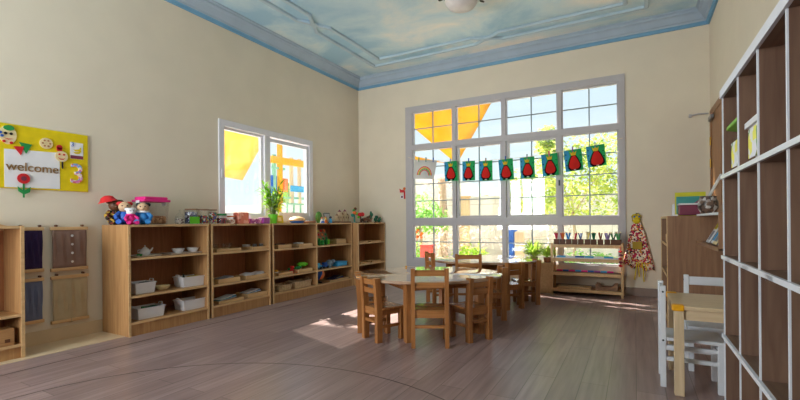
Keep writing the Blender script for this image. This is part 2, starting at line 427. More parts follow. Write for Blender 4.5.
# ------------------------------------------------------------------ low shelving along the left wall
def shelf_unit(y0, y1, xf, xb, levels, label, div=None):
    t = .02; r = thing('storage_shelf', label, 'shelf', ((xf+xb)/2, (y0+y1)/2, 0), 0, 'low wooden shelves along the left wall')
    F = xf-(xf+xb)/2; K = xb-(xf+xb)/2; A = y0-(y0+y1)/2; Z = -A
    e = .006
    for s in (A, Z-t):
        p = obj('side_panel', B().box(K, F-e, s, s+t, 0, 1.0, bev=.002), 'maple', r)
        obj('edge_strip', B().box(F-e, F, s, s+t, .0, 1.0), 'maple_edge', p)
    obj('back_panel', B().box(K, K+.008, A+t, Z-t, .06, .98), 'maple_back', r)
    segs = [(A+t, Z-t)]
    if div is not None:
        dv = div-(y0+y1)/2; p = obj('divider', B().box(K+.008, F-e, dv-t/2, dv+t/2, .13, .98), 'maple', r)
        obj('edge_strip', B().box(F-e, F, dv-t/2, dv+t/2, .13, .98), 'maple_edge', p)
        segs = [(A+t, dv-t/2), (dv+t/2, Z-t)]
    p = obj('top_panel', B().box(K, F-e, A+t, Z-t, .98, 1.0), 'maple_h', r); obj('edge_strip', B().box(F-e, F, A+t, Z-t, .98, 1.0), 'maple_edge', p)
    for (a, c) in segs:
        for z in levels:
            p = obj('shelf_board', B().box(K+.008, F-e-.004, a, c, z-t, z), 'maple_h', r); obj('edge_strip', B().box(F-e-.004, F-.002, a, c, z-t, z), 'maple_edge', p)
    p = obj('bottom_panel', B().box(K+.008, F-e-.002, A+t, Z-t, .105, .125), 'maple_h', r); obj('edge_strip', B().box(F-e-.002, F-.001, A+t, Z-t, .105, .125), 'maple_edge', p)
    obj('plinth', B().box(F-.04, F-.012, A+t, Z-t, 0, .105), 'maple', r)
    for s in (-.18, .2): obj('card_holder', B().box(F, F+.003, s, s+.09, .982, .998), 'clear', r)
    return r
XS, XK = -3.93, -4.368
LA, LB, LC, LE = (.36, .70), (.345, .69), (.33, .675), (.33, .675)
shelf_unit(2.13, 2.945, XS, XK, LA, 'low wooden shelf of white baskets, nearest to the hanging cloth frames')
shelf_unit(2.975, 3.81, XS, XK, LB, 'low wooden shelf with drinking glasses on its top tray, under the jars and boxes')
shelf_unit(3.848, 5.545, XS, XK, LC, 'double-width low wooden shelf holding the globe and wicker baskets', 4.685)
shelf_unit(5.56, 6.385, -3.83, -4.255, LE, 'narrow-looking low wooden shelf standing forward in the room corner')

# little bookcase with an arched back at the left edge of the view
r = thing('bookcase', 'small wooden bookcase with an arched back board beside the hanging cloth frames', 'bookcase', (-4.2, 1.05, 0))
for s in (-.38, .38):
    p = obj('side_panel', B().box(-.165, .144, s-.011, s+.011, 0, 1.0, bev=.002), 'maple', r); obj('edge_strip', B().box(.144, .15, s-.011, s+.011, 0, 1.0), 'maple_edge', p)
b = B(); arch = [(-.39, .96)]+[(-.39+.78*k/16, 1.0+.075*math.sin(PI*k/16)) for k in range(17)]+[(.39, .96)]
b.prism(arch, Matrix(((0, 0, 1, -.165), (1, 0, 0, 0), (0, 1, 0, 0), (0, 0, 0, 1))), .018)
obj('arched_board', b, 'maple_edge', r)
obj('back_panel', B().box(-.165, -.157, -.37, .37, .03, .96), 'maple_back', r)
for z, n in ((1.0, 'top_panel'), (.335, 'shelf_board'), (.11, 'bottom_panel')):
    p = obj(n, B().box(-.157, .14, -.369, .369, z-.02, z), 'maple_h', r); obj('edge_strip', B().box(.14, .147, -.369, .369, z-.02, z), 'maple_edge', p)
obj('plinth', B().box(.11, .13, -.369, .369, 0, .09), 'maple', r)
b = B().tray(-4.2, -4.075, 1.16, 1.385, .11, .235, .012)
b.box(-4.075, -4.072, 1.33, 1.36, .135, .16, mi=1)
tag(obj('wooden_crate', b, ['maple_h', 'brown']), 'plain wooden box on the bottom board of the small arched bookcase', 'box')

# ------------------------------------------------------------------ framed dressing cloths on the wall
def cloth_frame(y0, y1, z0, z1, mat, label, buttons=0, split=False, knot=False):
    r = thing('dressing_frame', label, 'wall cloth', (XL+.02, (y0+y1)/2, z0), 0, 'cloth dressing frames on the left wall'); h = z1-z0; w = (y1-y0)/2
    for z, n in ((h-.012, 'top_rail'), (.012, 'bottom_rail')):
        obj(n, B().box(-.014, .012, -w, w, z-.014, z+.014, bev=.004), 'maple_edge', r)
    b = B(); n = 14; nz = 10; top = []
    grid = []
    for j in range(nz+1):
        row = []
        for i in range(n+1):
            u = -1+2*i/n; v = j/nz
            yy = u*(w-.012); zz = .02+v*(h-.04)
            if split: zz -= .025*(1-abs(u))*(1-v)*1.2
            xx = .010*math.sin(i*1.7+v*3)*math.sin(v*PI)+.006
            row.append(b.bm.verts.new((xx, yy, zz)))
        grid.append(row)
    for j in range(nz):
        for i in range(n): b.bm.faces.new((grid[j][i], grid[j][i+1], grid[j+1][i+1], grid[j+1][i])).smooth = True
    o = obj('fabric', b, mat, r); md = o.modifiers.new('thick', 'SOLIDIFY'); md.thickness = .004
    for k in range(buttons):
        obj('button', B().lathe([(0, 0), (.009, 0), (.011, .003), (.008, .006), (0, .005)], M=Matrix.Translation((.018, .012, h*(.2+.2*k))) @ Matrix.Rotation(PI/2, 4, 'Y'), seg=10), 'ceramic', r)
    if split: obj('centre_seam', B().tube([(.02, 0, h-.03), (.022, .004, h*.5), (.02, 0, .0)], .004), mat, r)
    for s in (-.7, .7): obj('hanger_peg', B().cyl((-.016, s*w, h+.012), (.012, s*w, h+.012), .009), 'brown', r)
    return r
P('c_purple', (50, 32, 72), .9); P('c_brown', (140, 112, 100), .9); P('c_beige', (186, 166, 132), .9); P('c_blue', (108, 116, 142), .9)
cloth_frame(1.5, 1.682, .615, .985, 'c_purple', 'dark purple cloth frame on the wall, upper one beside the arched bookcase')
cloth_frame(1.728, 2.01, .605, .985, 'c_brown', 'brown cloth frame on the wall fastened with four white buttons', buttons=4)
cloth_frame(1.5, 1.68, .19, .562, 'c_blue', 'grey-blue cloth frame on the wall below the dark purple one')
cloth_frame(1.728, 2.014, .155, .562, 'c_beige', 'cream cloth frame on the wall with a seam down the middle', split=True)

# ------------------------------------------------------------------ welcome board
r = thing('welcome_board', 'yellow welcome board with paper cut-outs on the left wall', 'notice board', (XL, 0, 0))
MW = Matrix(((0, 0, 1, 0), (1, 0, 0, 0), (0, 1, 0, 0), (0, 0, 0, 1)))      # local (u,v,w) -> (w, u, v)
def wp(u, v, w): return Matrix.Translation((w, u, v)) @ MW
def disc(n, ru, rv=None, ph=0): return [(ru*math.cos(2*PI*k/n+ph), (rv or ru)*math.sin(2*PI*k/n+ph)) for k in range(n)]
obj('board', B().box(0, .012, 1.385, 2.024, 1.302, 1.818, bev=.003), 'board_y', r)
obj('sheet', B().prism([(1.432, 1.309), (1.804, 1.316), (1.803, 1.630), (1.432, 1.613)], wp(0, 0, .012), .002), 'paper', r)
P('letter', (134, 100, 56), .7)
text_mesh('lettering', 'welcome', .097, .002, 'letter', wp(1.618, 1.478, .017), r)
b = B().prism(disc(20, .055, .075), wp(1.455, 1.727, .012), .006, 0)
b.prism(disc(10, .035, .022), wp(1.46, 1.782, .017), .008, 1)
for u, v, mi in ((1.408, 1.74, 2), (1.418, 1.715, 2), (1.43, 1.672, 3), (1.475, 1.665, 3), (1.44, 1.737, 4), (1.475, 1.737, 4)): b.prism(disc(8, .011), wp(u, v, .017), .005, mi)
b.prism([(-.03, 0), (0, -.012), (.03, 0), (0, -.005)], wp(1.457, 1.70, .018), .003, 3)
obj('round_face_badge', b, ['cream', 'green', 'blue', 'red', 'black'], r)
obj('paper_triangle', B().prism([(-.04, .04), (.045, .03), (.005, -.05)], wp(1.565, 1.64, .014), .004), 'green', r)
obj('paper_triangle', B().prism([(-.04, .022), (.028, .03), (.008, -.045)], wp(1.528, 1.618, .016), .004), 'red', r)
b = B().prism(disc(18, .046), wp(1.707, 1.697, .012), .008)
for k in range(6): b.prism(disc(6, .008), wp(1.707+.026*math.cos(k*1.05), 1.697+.026*math.sin(k*1.05), .019), .004, 1)
obj('round_badge', b, ['cream', 'maple_back'], r)
b = B().prism(disc(18, .047), wp(1.815, 1.60, .016), .006)
for u in (-.017, .017): b.prism(disc(8, .008), wp(1.815+u, 1.617, .022), .003, 1)
b.prism([(-.026, 0), (-.012, -.018), (.012, -.018), (.026, 0), (.012, -.01), (-.012, -.01)], wp(1.815, 1.59, .022), .003, 1)
b.prism(disc(10, .022), wp(1.80, 1.678, .016), .006, 1); b.prism([(-.022, 0), (.022, 0), (.018, -.03), (-.018, -.03)], wp(1.80, 1.675, .016), .006, 1)
b.prism([(-.006, 0), (.006, 0), (.006, -.055), (0, -.07), (-.006, -.055)], wp(1.822, 1.56, .016), .005, 2)
obj('smiling_pencil', b, ['cream', 'red', 'black'], r)
b = B().prism([(-.05, -.073), (.05, -.073), (.05, .073), (-.05, .073)], wp(1.933, 1.665, .012), .003)
b.prism([(-.049, -.072), (.049, -.072), (.049, -.042), (-.049, -.042)], wp(1.933, 1.665, .0152), .001, 1)
for k in range(2): b.prism([(-.03, .0), (-.01, -.014), (.02, -.012), (.034, .01), (.03, .03), (.018, .008), (-.005, .002)], wp(1.933, 1.652+.022*k, .0155), .002, 2)
obj('picture_card', b, ['paper', 'maroon', 'board_y'], r)
text_mesh('card_numeral', '3', .05, .001, 'blue', wp(1.90, 1.717, .0165), r)
W['spots'] = speck('number_print', [(220, 120, 170), (240, 230, 200), (120, 170, 220), (226, 90, 90), (220, 190, 210)], 60)
text_mesh('numeral', '3', .245, .005, 'spots', wp(1.93, 1.452, .018), r)
b = B().prism(disc(16, .042), wp(1.551, 1.385, .018), .006, 0)
b.prism([(-.006, 0), (.006, 0), (.006, -.13), (-.006, -.13)], wp(1.552, 1.36, .016), .004, 1)
b.prism([(0, 0), (.045, .035), (.04, -.01), (0, -.03), (-.035, -.005), (-.04, .035)], wp(1.552, 1.285, .018), .004, 1)
b.prism(disc(9, .02), wp(1.551, 1.385, .0242), .002, 2)
obj('paper_flower', b, ['red', 'green', 'maroon'], r)

# ------------------------------------------------------------------ things on the shelves
def Tm(x, y, z, rz=0): return Matrix.Translation((x, y, z)) @ Matrix.Rotation(rz, 4, 'Z')
def basket(y0, y1, z, label, x=-4.07, h=.1, mat='plastic'):
    c = (y0+y1)/2; w = (y1-y0)/2
    r = thing('basket', label, 'basket', (x, c, z), 0, 'baskets on the low shelves')
    obj('body', B().tray(-.085, .085, -w, w, 0, h, .006, .011), mat, r)
    b = B().box(-.09, .09, -w-.005, -w+.004, h-.006, h+.003).box(-.09, .09, w-.004, w+.005, h-.006, h+.003).box(.082, .09, -w, w, h-.006, h+.003).box(-.09, -.082, -w, w, h-.006, h+.003)
    obj('rim', b, mat, r)
    for s in (-1, 1): obj('handle', B().tube([(-.03, s*(w+.002), h), (-.025, s*(w+.008), h+.022), (.025, s*(w+.008), h+.022), (.03, s*(w+.002), h)], .005, 6), mat, r)
    return r
basket(2.22, 2.41, LA[1-1], 'white basket of silver cutlery on the middle shelf below the teapot')
basket(2.69, 2.945, LA[0], 'white basket holding a yellow cloth on the middle shelf beside a little bowl')
basket(2.235, 2.49, .125, 'white basket with a green scoop on the bottom shelf, nearest the cloth frames', x=-4.06)
basket(2.685, 2.935, .125, 'white empty-looking basket on the bottom shelf below the yellow cloth', x=-4.06)
# contents of the baskets
b = B()
for k in range(7): b.tube([(-4.12+.016*k, 2.26+.01*(k % 3), LA[0]+.04), (-4.12+.016*k, 2.33, LA[0]+.088), (-4.115+.016*k, 2.39, LA[0]+.094)], .005, 6)
stuff(tag(obj('cutlery', b, 'metal'), 'loose silver cutlery lying in the white middle-shelf basket below the teapot', 'cutlery'))
b = B().box(-4.12, -4.03, 2.80, 2.93, LA[0]+.03, LA[0]+.10, bev=.02)
tag(obj('folded_cloth', b, P('mustard', (196, 176, 40))), 'mustard yellow folded cloth sticking out of a white basket', 'cloth')
b = B().cyl((-4.08, 2.755, LA[0]+.02), (-4.08, 2.755, LA[0]+.10), .014).cyl((-4.08, 2.755, LA[0]+.10), (-4.08, 2.755, LA[0]+.125), .009)
tag(obj('bottle', b, 'dark'), 'small dark bottle standing in the basket with the yellow cloth', 'bottle')
b = B().ell((-4.07, 2.42, .205), (.05, .06, .02)).cyl((-4.07, 2.42, .205), (-4.09, 2.33, .215), .012).cyl((-4.07, 2.40, .15), (-4.07, 2.42, .21), .02)
tag(obj('scoop', b, P('deepgreen', (10, 100, 70))), 'dark green toy scoop lying in a white bottom-shelf basket', 'toy')
# tea things
def plate(y0, y1, z, label, x=-4.1, d=.18):
    b = B().tray(x-d/2, x+d/2, y0, y1, z, z+.014, .006, .012)
    return tag(obj('serving_tray', b, 'ceramic'), label, 'tray', 'white trays on the top shelf')
plate(2.25, 2.49, .70, 'white tray under the small white teapot'); plate(2.58, 2.94, .70, 'white tray carrying two small white bowls')
r = thing('teapot', 'small white teapot on a tray on the shelf nearest the cloth frames', 'teapot', (-4.1, 2.375, .709))
obj('pot', B().lathe([(0, 0), (.03, 0), (.045, .02), (.046, .04), (.03, .062), (.015, .068), (0, .068)], seg=16), 'ceramic', r)
obj('lid', B().lathe([(.022, .066), (.014, .076), (.004, .08), (.008, .09), (0, .098)], seg=12), 'ceramic', r)
obj('spout', B().tube([(0, .035, .03), (0, .06, .045), (0, .075, .068)], [.012, .009, .006], 8), 'ceramic', r)
obj('handle', B().tube([(0, -.04, .055), (0, -.068, .05), (0, -.066, .028), (0, -.042, .022)], .005, 6), 'ceramic', r)
b = B()
for k in range(5): b.ell((-4.06+.012*k, 2.285+.01*(k % 2), .717), .011, seg=8)
tag(obj('play_fruit', b, 'green'), 'little green play fruit lying beside the white teapot', 'toy')
def bowl(x, y, z, rr, h, mat, label):
    return tag(obj('bowl', B().lathe([(0, 0), (rr*.5, 0), (rr*.8, h*.4), (rr, h), (rr*.94, h), (rr*.72, h*.45), (0, h*.15)], (x, y, z), 18), mat), label, 'bowl', 'small bowls on the near shelf')
bowl(-4.09, 2.705, .709, .062, .045, 'ceramic', 'white bowl on the tray, nearer to the teapot'); bowl(-4.09, 2.87, .709, .062, .045, 'ceramic', 'white bowl on the tray, farther from the teapot')
bowl(-4.06, 2.52, LA[0], .068, .042, 'cream', 'cream bowl standing between two white baskets on the middle shelf')

W['tray_wood'] = W['maple_edge']
def wtray(y0, y1, z, label, x=-4.07, d=.2, h=.035, name='wooden_tray'):
    r = thing(name, label, 'tray', (x, (y0+y1)/2, z), 0, 'wooden work trays on the low shelves'); w = (y1-y0)/2
    obj('body', B().tray(-d/2, d/2, -w, w, 0, h, .008), 'maple_edge', r); return r
def papers(y0, y1, z, label, cols, x=-4.07, d=.12, tilt=.1):
    b = B()
    for k in range(4):
        b.box(-d/2, d/2, -(y1-y0)/2, (y1-y0)/2, .006*k, .006*k+.004, mi=k % len(cols), M=Tm(x, (y0+y1)/2, z+.009, .12*k-.15) @ Matrix.Rotation(tilt, 4, 'X'))
    return tag(obj('card_set', b, cols), label, 'cards', 'card sets in the work trays')
wtray(3.07, 3.40, LB[1], 'wooden tray carrying three drinking glasses'); 
for i, yy in enumerate((3.13, 3.235, 3.31)):
    tag(obj('drinking_glass', B().lathe([(0, .003), (.022, .003), (.024, 0), (.03, .08), (.027, .08), (.021, .006), (0, .006)], (-4.06, yy, LB[1]+.008), 14), 'clear'),
        ('small clear glass on the tray, the one nearest the teapot shelf', 'small clear glass in the middle of the three on a tray', 'small clear glass on the tray, the one nearest the potted plant')[i], 'glass', 'glasses on the wooden tray')
wtray(3.56, 3.80, LB[1], 'wooden tray with two metal cups and a white dish'); bowl(-4.12, 3.60, LB[1]+.008, .05, .05, 'ceramic', 'white dish at the back of the tray with metal cups')
for i, yy in enumerate((3.66, 3.76)):
    tag(obj('metal_cup', B().lathe([(0, 0), (.02, 0), (.026, .055), (.023, .055), (.017, .005), (0, .005)], (-4.04, yy, LB[1]+.008), 14), 'metal'), ('metal cup beside the white dish on a tray', 'metal cup nearest the potted plant on a tray')[i], 'cup', 'metal cups on the tray')
wtray(3.09, 3.38, LB[0], 'wooden tray of white cards below the three glasses', h=.05); papers(3.12, 3.33, LB[0]+.02, 'white cards stacked in the tray below the glasses', ['paper', 'grey'])
wtray(3.47, 3.80, LB[0], 'wooden tray with two piles of white folded cloth', h=.045)
papers(3.50, 3.62, LB[0]+.03, 'white folded cloths in the tray, the pile nearer the glasses', ['paper']); papers(3.66, 3.78, LB[0]+.03, 'white folded cloths in the tray, the pile nearer the window', ['paper'])
wtray(3.09, 3.43, .125, 'wooden tray of blue and white picture cards on the bottom shelf', h=.03); papers(3.12, 3.36, .145, 'blue and white picture cards in a bottom-shelf tray below the white cards', ['paper', 'sky', 'teal'])
wtray(3.49, 3.80, .125, 'wooden tray on the bottom shelf heaped with grey and blue sheets', h=.05); papers(3.50, 3.72, .165, 'grey and blue sheets heaped in the bottom-shelf tray', ['paper', 'sky', 'grey'])
# double unit, first bay
wtray(3.98, 4.22, LC[1], 'wooden box tray with a dark lid strip, right beside the unit side below the plant', h=.05); tag(obj('slate', B().box(-4.10, -4.03, 4.0, 4.16, LC[1]+.05, LC[1]+.06, bev=.002), 'black'), 'black slate strip lying on a wooden box tray', 'slate')
wtray(4.37, 4.64, LC[1], 'wooden tray holding a white ceramic dish, below the pie basket', h=.045); tag(obj('dish', B().tray(-4.12, -4.03, 4.40, 4.52, LC[1]+.03, LC[1]+.06, .006, .01), 'ceramic'), 'oblong white dish in a wooden tray', 'dish')
wtray(3.98, 4.24, LC[0], 'shallow wooden tray with the yellow toy cup', h=.035)
tag(obj('toy_cup', B().lathe([(0, 0), (.02, 0), (.03, .04), (.027, .04), (0, .01)], (-4.05, 4.02, LC[0]+.008), 12).ell((-4.05, 4.02, LC[0]+.055), (.026, .026, .018), 1), ['ceramic', 'yellow']), 'small yellow and white toy cup in a shallow wooden tray', 'toy')
wtray(4.34, 4.63, LC[0], 'wooden tray filled with play vegetables', h=.045)
b = B().ell((-4.05, 4.31, LC[0]+.075), (.03, .03, .028)).ell((-4.07, 4.27, LC[0]+.055), .018, 1).cyl((-4.05, 4.31, LC[0]+.098), (-4.05, 4.31, LC[0]+.115), .006, .004, mi=1)
b.cyl((-4.06, 4.305, LC[0]), (-4.06, 4.305, LC[0]+.055), .03)
tag(obj('play_tomato', b, ['red', 'green']), 'red toy tomato between the two middle-shelf trays', 'toy')
for i, (yy, zz, sc) in enumerate(((4.42, .055, 1.), (4.50, .10, 1.25), (4.55, .085, .9))):
    b = B().ell((-4.06, yy, LC[0]+zz), (.035*sc, .055*sc, .025*sc)).ell((-4.045, yy+.035, LC[0]+zz+.01), (.022, .03*sc, .02)).tube([(-4.06, yy-.05*sc, LC[0]+zz), (-4.06, yy-.075*sc, LC[0]+zz+.015)], .006, 6)
    tag(obj('play_pepper', b, 'lime' if i else 'green'), ('dark green toy pepper in the vegetable tray, nearest the tomato', 'largest bright green toy pepper on top of the vegetable tray', 'small bright green toy pepper at the far side of the vegetable tray')[i], 'toy', 'toy peppers')
W['wicker'] = wood('pale_wicker', (222, 196, 160), (170, 138, 104), 'z', .7, .2, 3)
basket(4.0, 4.24, .125, 'smaller pale wicker basket on the bottom shelf below the toy cup', h=.075, mat='wicker'); basket(4.29, 4.63, .125, 'wider pale wicker basket on the bottom shelf below the play vegetables', h=.085, mat='wicker')
# second bay
r = thing('puzzle_board', 'wooden puzzle board with red and green pieces leaning on the top shelf', 'puzzle', (-4.13, 5.05, LC[1]))
Mt = Matrix.Rotation(-.35, 4, 'Y') @ Matrix.Rotation(.0, 4, 'X')
obj('board', B().box(-.008, .008, -.16, .16, .06, .26, M=Mt, bev=.003), 'tan_lam', r)
for k in range(12):
    u = -.12+.08*(k % 4); v = .095+.06*(k//4)
    b = B().ell((.012, u, v), (.01, .024, .02), M=Mt, seg=10); obj('puzzle_piece', b, ('red', 'green', 'orange', 'mustard', 'green')[(k*7) % 5], r)
for k in range(2): obj('foot', B().box(-.02, .04, -.12+.2*k, -.08+.2*k, 0, .075), 'lime', r)
for i, (yy, h) in enumerate(((4.86, .11), (4.94, .07), (5.02, .085))):
    b = B().cyl((-4.04, yy, LC[1]), (-4.04, yy, LC[1]+h*.6), .02, .024).ell((-4.04, yy, LC[1]+h*.75), (.026, .026, .024))
    tag(obj('toy_block', b, P('midgreen', (40, 150, 70))), ('tallest green toy peg in front of the puzzle board', 'lowest green toy peg in front of the puzzle board', 'green toy peg in front of the puzzle board, nearest the wooden box')[i], 'toy', 'green toy pegs')
tag(obj('wooden_box', B().box(-4.16, -4.0, 5.23, 5.48, LC[1], LC[1]+.05, bev=.004).box(-4.155, -4.005, 5.235, 5.475, LC[1]+.053, LC[1]+.075, bev=.004), 'maple_edge'), 'pale wooden lidded box beside the puzzle board', 'box')
def toycar(y, z, mat, label, x=-4.05):
    r = thing('toy_car', label, 'toy car', (x, y, z), 0, 'toy cars on the middle shelf')
    obj('body', B().box(-.03, .03, -.07, .07, .015, .05, bev=.008).box(-.026, .026, -.035, .04, .05, .085, bev=.01), mat, r)
    for s in (-.045, .045):
        for q in (-.028, .028): obj('wheel', B().cyl((q-.008, s, .018), (q+.008, s, .018), .018, seg=12), 'black', r)
toycar(4.83, LC[0], 'sky', 'light blue toy car on the shelf above the globe'); toycar(4.99, LC[0], 'blue', 'darker blue toy car behind the grey toy boat')
b = B().ell((-4.07, 5.13, LC[0]+.055), (.05, .085, .055)).ell((-4.05, 5.19, LC[0]+.085), (.035, .05, .03)).cyl((-4.07, 5.1, LC[0]), (-4.07, 5.1, LC[0]+.05), .05)
tag(obj('toy_boat', b, P('steel', (120, 142, 160))), 'rounded grey-blue toy boat between the toy cars and the blue box', 'toy')
tag(obj('plastic_box', B().box(-4.14, -3.985, 5.23, 5.47, LC[0], LC[0]+.055, bev=.008).box(-4.145, -3.98, 5.225, 5.475, LC[0]+.055, LC[0]+.07, bev=.004), 'sky'), 'flat bright blue lidded box on the middle shelf', 'box')
r = thing('globe', 'small blue toy globe on the bottom shelf below the toy cars', 'globe', (-4.05, 4.86, .125))
W['globe'] = speck('globe_print', [(30, 90, 180), (30, 90, 180), (40, 110, 190), (220, 120, 60), (30, 90, 180), (60, 150, 90)], 9)
obj('ball', B().ell((0, 0, .125), .085, seg=20), 'globe', r); obj('stand', B().lathe([(0, 0), (.05, 0), (.05, .01), (.012, .02), (.012, .045), (0, .045)], seg=14), 'black', r)
obj('meridian_arm', B().tube([(0, -.02, .035)]+[(0, -.095*math.sin(a), .125-.095*math.cos(a)) for a in (.5, 1.0, 1.6, 2.2, 2.8)], .005, 6), 'metal', r)
wtray(5.02, 5.5, .125, 'long flat wooden tray on the bottom shelf beside the globe', h=.02); papers(5.08, 5.40, .135, 'dark blue and yellow strips lying in the flat tray beside the globe', ['navy', 'blue', 'mustard'])
# corner unit
for i, (a, c, z, l) in enumerate(((5.68, 5.92, LE[1], 'thin pale board on the corner shelf top level, nearer to the room'), (6.0, 6.33, LE[1], 'thin pale board on the corner shelf top level, nearest the wall corner'),
                                  (5.70, 6.0, LE[0], 'pale flat tray on the corner shelf middle level, nearer to the room'), (6.05, 6.33, LE[0], 'pale flat tray on the corner shelf middle level, nearest the wall corner'))):
    wtray(a, c, z, l, x=-3.98, d=.2, h=.018)

# ------------------------------------------------------------------ things on top of the shelves
Z1 = 1.0
def doll(name, x, y, sc, rz, body, head, hair, extra, label, face=True, hat=None):
    r = thing(name, label, 'soft toy', (x, y, Z1), rz, 'soft dolls heaped on the shelf end')
    b = B().ell((0, 0, .065*sc), (.048*sc, .052*sc, .07*sc))
    for s in (-1, 1):
        b.tube([(.01*sc, s*.04*sc, .11*sc), (.04*sc, s*.07*sc, .08*sc), (.06*sc, s*.062*sc, .05*sc)], [.02*sc, .018*sc, .016*sc], 8)
        b.tube([(.02*sc, s*.03*sc, .03*sc), (.08*sc, s*.045*sc, .022*sc), (.10*sc, s*.048*sc, .03*sc)], [.025*sc, .022*sc, .024*sc], 8)
    obj('body', b, body, r)
    hd = obj('head', B().ell((.008*sc, 0, .165*sc), (.048*sc, .052*sc, .05*sc)).ell((.05*sc, 0, .155*sc), (.014*sc, .016*sc, .012*sc)), head, r)
    for s in (-1, 1): obj('eye', B().ell((.052*sc, s*.02*sc, .175*sc), .006*sc, seg=8), 'black', hd)
    b = B()
    for k in range(9):
        a = k*2*PI/9; b.ell((-.012*sc+.02*sc*math.cos(a), .042*sc*math.sin(a), .195*sc), (.024*sc, .024*sc, .02*sc), seg=8)
    obj('hair', b, hair, hd)
    if hat: obj('cap', B().lathe([(.075*sc, .20*sc), (.06*sc, .212*sc), (.045*sc, .24*sc), (.02*sc, .252*sc), (0, .254*sc)], seg=16, M=Matrix.Rotation(.25, 4, 'X')), hat, hd)
    if extra: obj('scarf', B().lathe([(.035*sc, .115*sc), (.056*sc, .12*sc), (.05*sc, .135*sc), (.035*sc, .13*sc)], seg=14), extra, r)
W['plaid'] = speck('doll_print', [(60, 40, 30), (190, 150, 60), (120, 50, 40), (40, 36, 34)], 50, .9)
doll('soft_toy', -4.24, 2.185, 1.1, -.3, 'plaid', 'brown', 'brown', None, 'brown soft doll in a plaid suit and red cap at the shelf end', hat='red')
doll('soft_toy', -4.0, 2.19, .72, -.2, 'pink', 'paper', 'paper', 'pink', 'small pink and white soft doll leaning between the brown and blue dolls')
doll('soft_toy', -4.12, 2.205, 1.0, -.5, 'blue', 'skin', 'red', None, 'blue-suited soft doll with a cream face behind the pink one')
doll('soft_toy', -3.995, 2.30, .95, -.6, P('dollblue', (44, 116, 176)), 'skin', 'black', 'paper', 'soft doll with black hair and light blue suit beside the plastic tub')
r = thing('storage_tub', 'big clear plastic tub with a bright pink lid and tan filling', 'tub', (-4.2, 2.50, Z1))
obj('body', B().tray(-.1, .1, -.125, .125, 0, .225, .005, .014), 'clear', r)
W['pasta'] = speck('tan_filling', [(176, 124, 88), (196, 146, 104), (150, 98, 66), (206, 160, 120)], 60, .8)
stuff(obj('filling', B().box(-.08, .08, -.105, .105, .006, .085, bev=.015), 'pasta', r))
obj('lid', B().box(-.108, .108, -.133, .133, .222, .245, bev=.006).box(-.09, .09, -.115, .115, .245, .272, bev=.008), 'pink', r)
for s in (-1, 1): obj('clip', B().box(-.03, .03, s*.131-.006, s*.131+.006, .19, .235, bev=.003), 'plastic', r)
W['beads'] = speck('mixed_beads', [(200, 40, 50), (40, 80, 160), (230, 190, 50), (40, 140, 80), (240, 240, 235), (120, 50, 110)], 70)
W['beads2'] = speck('pale_bits', [(200, 190, 180), (120, 70, 90), (90, 110, 70), (220, 210, 205)], 60)
W['beads3'] = speck('blue_bits', [(60, 80, 130), (200, 200, 210), (120, 130, 160), (80, 60, 60)], 60)
W['beads4'] = speck('red_bits', [(180, 30, 50), (120, 20, 40), (200, 60, 70), (60, 30, 60)], 60)
W['beads5'] = speck('cream_bits', [(220, 150, 130), (240, 220, 200), (200, 100, 80), (236, 200, 180)], 60)
def jar(y, rr, h, fill, lid, lidh, label, fh=.6, x=-4.12, lab=None):
    r = thing('jar', label, 'jar', (x, y, Z1), 0, 'jars in a row on the shelf top')
    obj('glass_body', B().lathe([(0, 0), (rr*.94, 0), (rr, .008), (rr, h-.02), (rr*.88, h), (rr*.84, h), (rr*.95, h-.02), (rr*.95, .01), (0, .006)], seg=18), 'clear', r)
    stuff(obj('filling', B().lathe([(0, .008), (rr*.93, .008), (rr*.93, h*fh), (0, h*fh+.006)], seg=16), fill, r))
    if lidh: obj('lid', B().lathe([(0, h), (rr*.95, h), (rr*.97, h+lidh*.2), (rr*.95, h+lidh), (0, h+lidh)], seg=18), lid, r)
    if lab: 
        q = obj('paper_label', B().box(rr+.001, rr+.004, -rr*.95, rr*.75, .005, h*.52), lab, r)
    return r
jar(2.745, .046, .085, 'beads2', 'clear', .0, 'short open-topped jar of pale bits beside the pink-lidded tub', .62)
obj('bag_tie', B().lathe([(.045, .085), (.03, .105), (.006, .13), (.012, .15), (0, .15)], seg=10), 'clear', bpy.data.objects['jar'])
jar(2.875, .066, .15, 'beads3', 'tan_lam', .014, 'tall jar with a bright green paper label', .85, lab='lime')
jar(3.02, .06, .15, 'beads', 'tan_lam', .014, 'tall jar of mixed coloured beads beside the green-labelled jar', .62)
jar(3.14, .045, .15, 'beads', 'tan_lam', .012, 'narrow tall jar of coloured beads beside the green-lidded jar', .85)
jar(3.255, .057, .095, 'beads4', 'green', .022, 'squat jar of red bits with a green lid', .7)
jar(3.385, .05, .08, 'beads5', 'orange', .012, 'squat jar of cream and pink bits under the window', .6)
W['bx1'] = speck('salmon_print', [(226, 128, 104), (226, 128, 104), (210, 110, 90), (240, 170, 150)], 25)
W['bx2'] = speck('floral_print', [(196, 110, 170), (230, 200, 226), (150, 60, 140), (214, 150, 200)], 40)
tag(obj('paper_box', B().box(-4.17, -4.07, 3.455, 3.60, Z1, 1.135, bev=.004), 'bx1'), 'upright salmon-pink printed box beside the squat jars', 'box')
tag(obj('gift_box', B().box(-4.17, -4.07, 3.63, 3.80, Z1, 1.055, bev=.004).box(-4.173, -4.067, 3.627, 3.803, 1.045, 1.062, bev=.003), 'bx2'), 'low pink flower-printed box on the shelf under the window', 'box')
tag(obj('gift_box', B().box(-4.16, -4.06, 3.825, 3.93, Z1, 1.075, bev=.004), 'purple'), 'small plain purple box between the flower box and the plant pot', 'box')
b = B().box(-.06, .06, -.085, .085, 0, .018, bev=.002, M=Tm(-4.25, 3.80, 1.065) @ Matrix.Rotation(-.5, 4, 'X'))
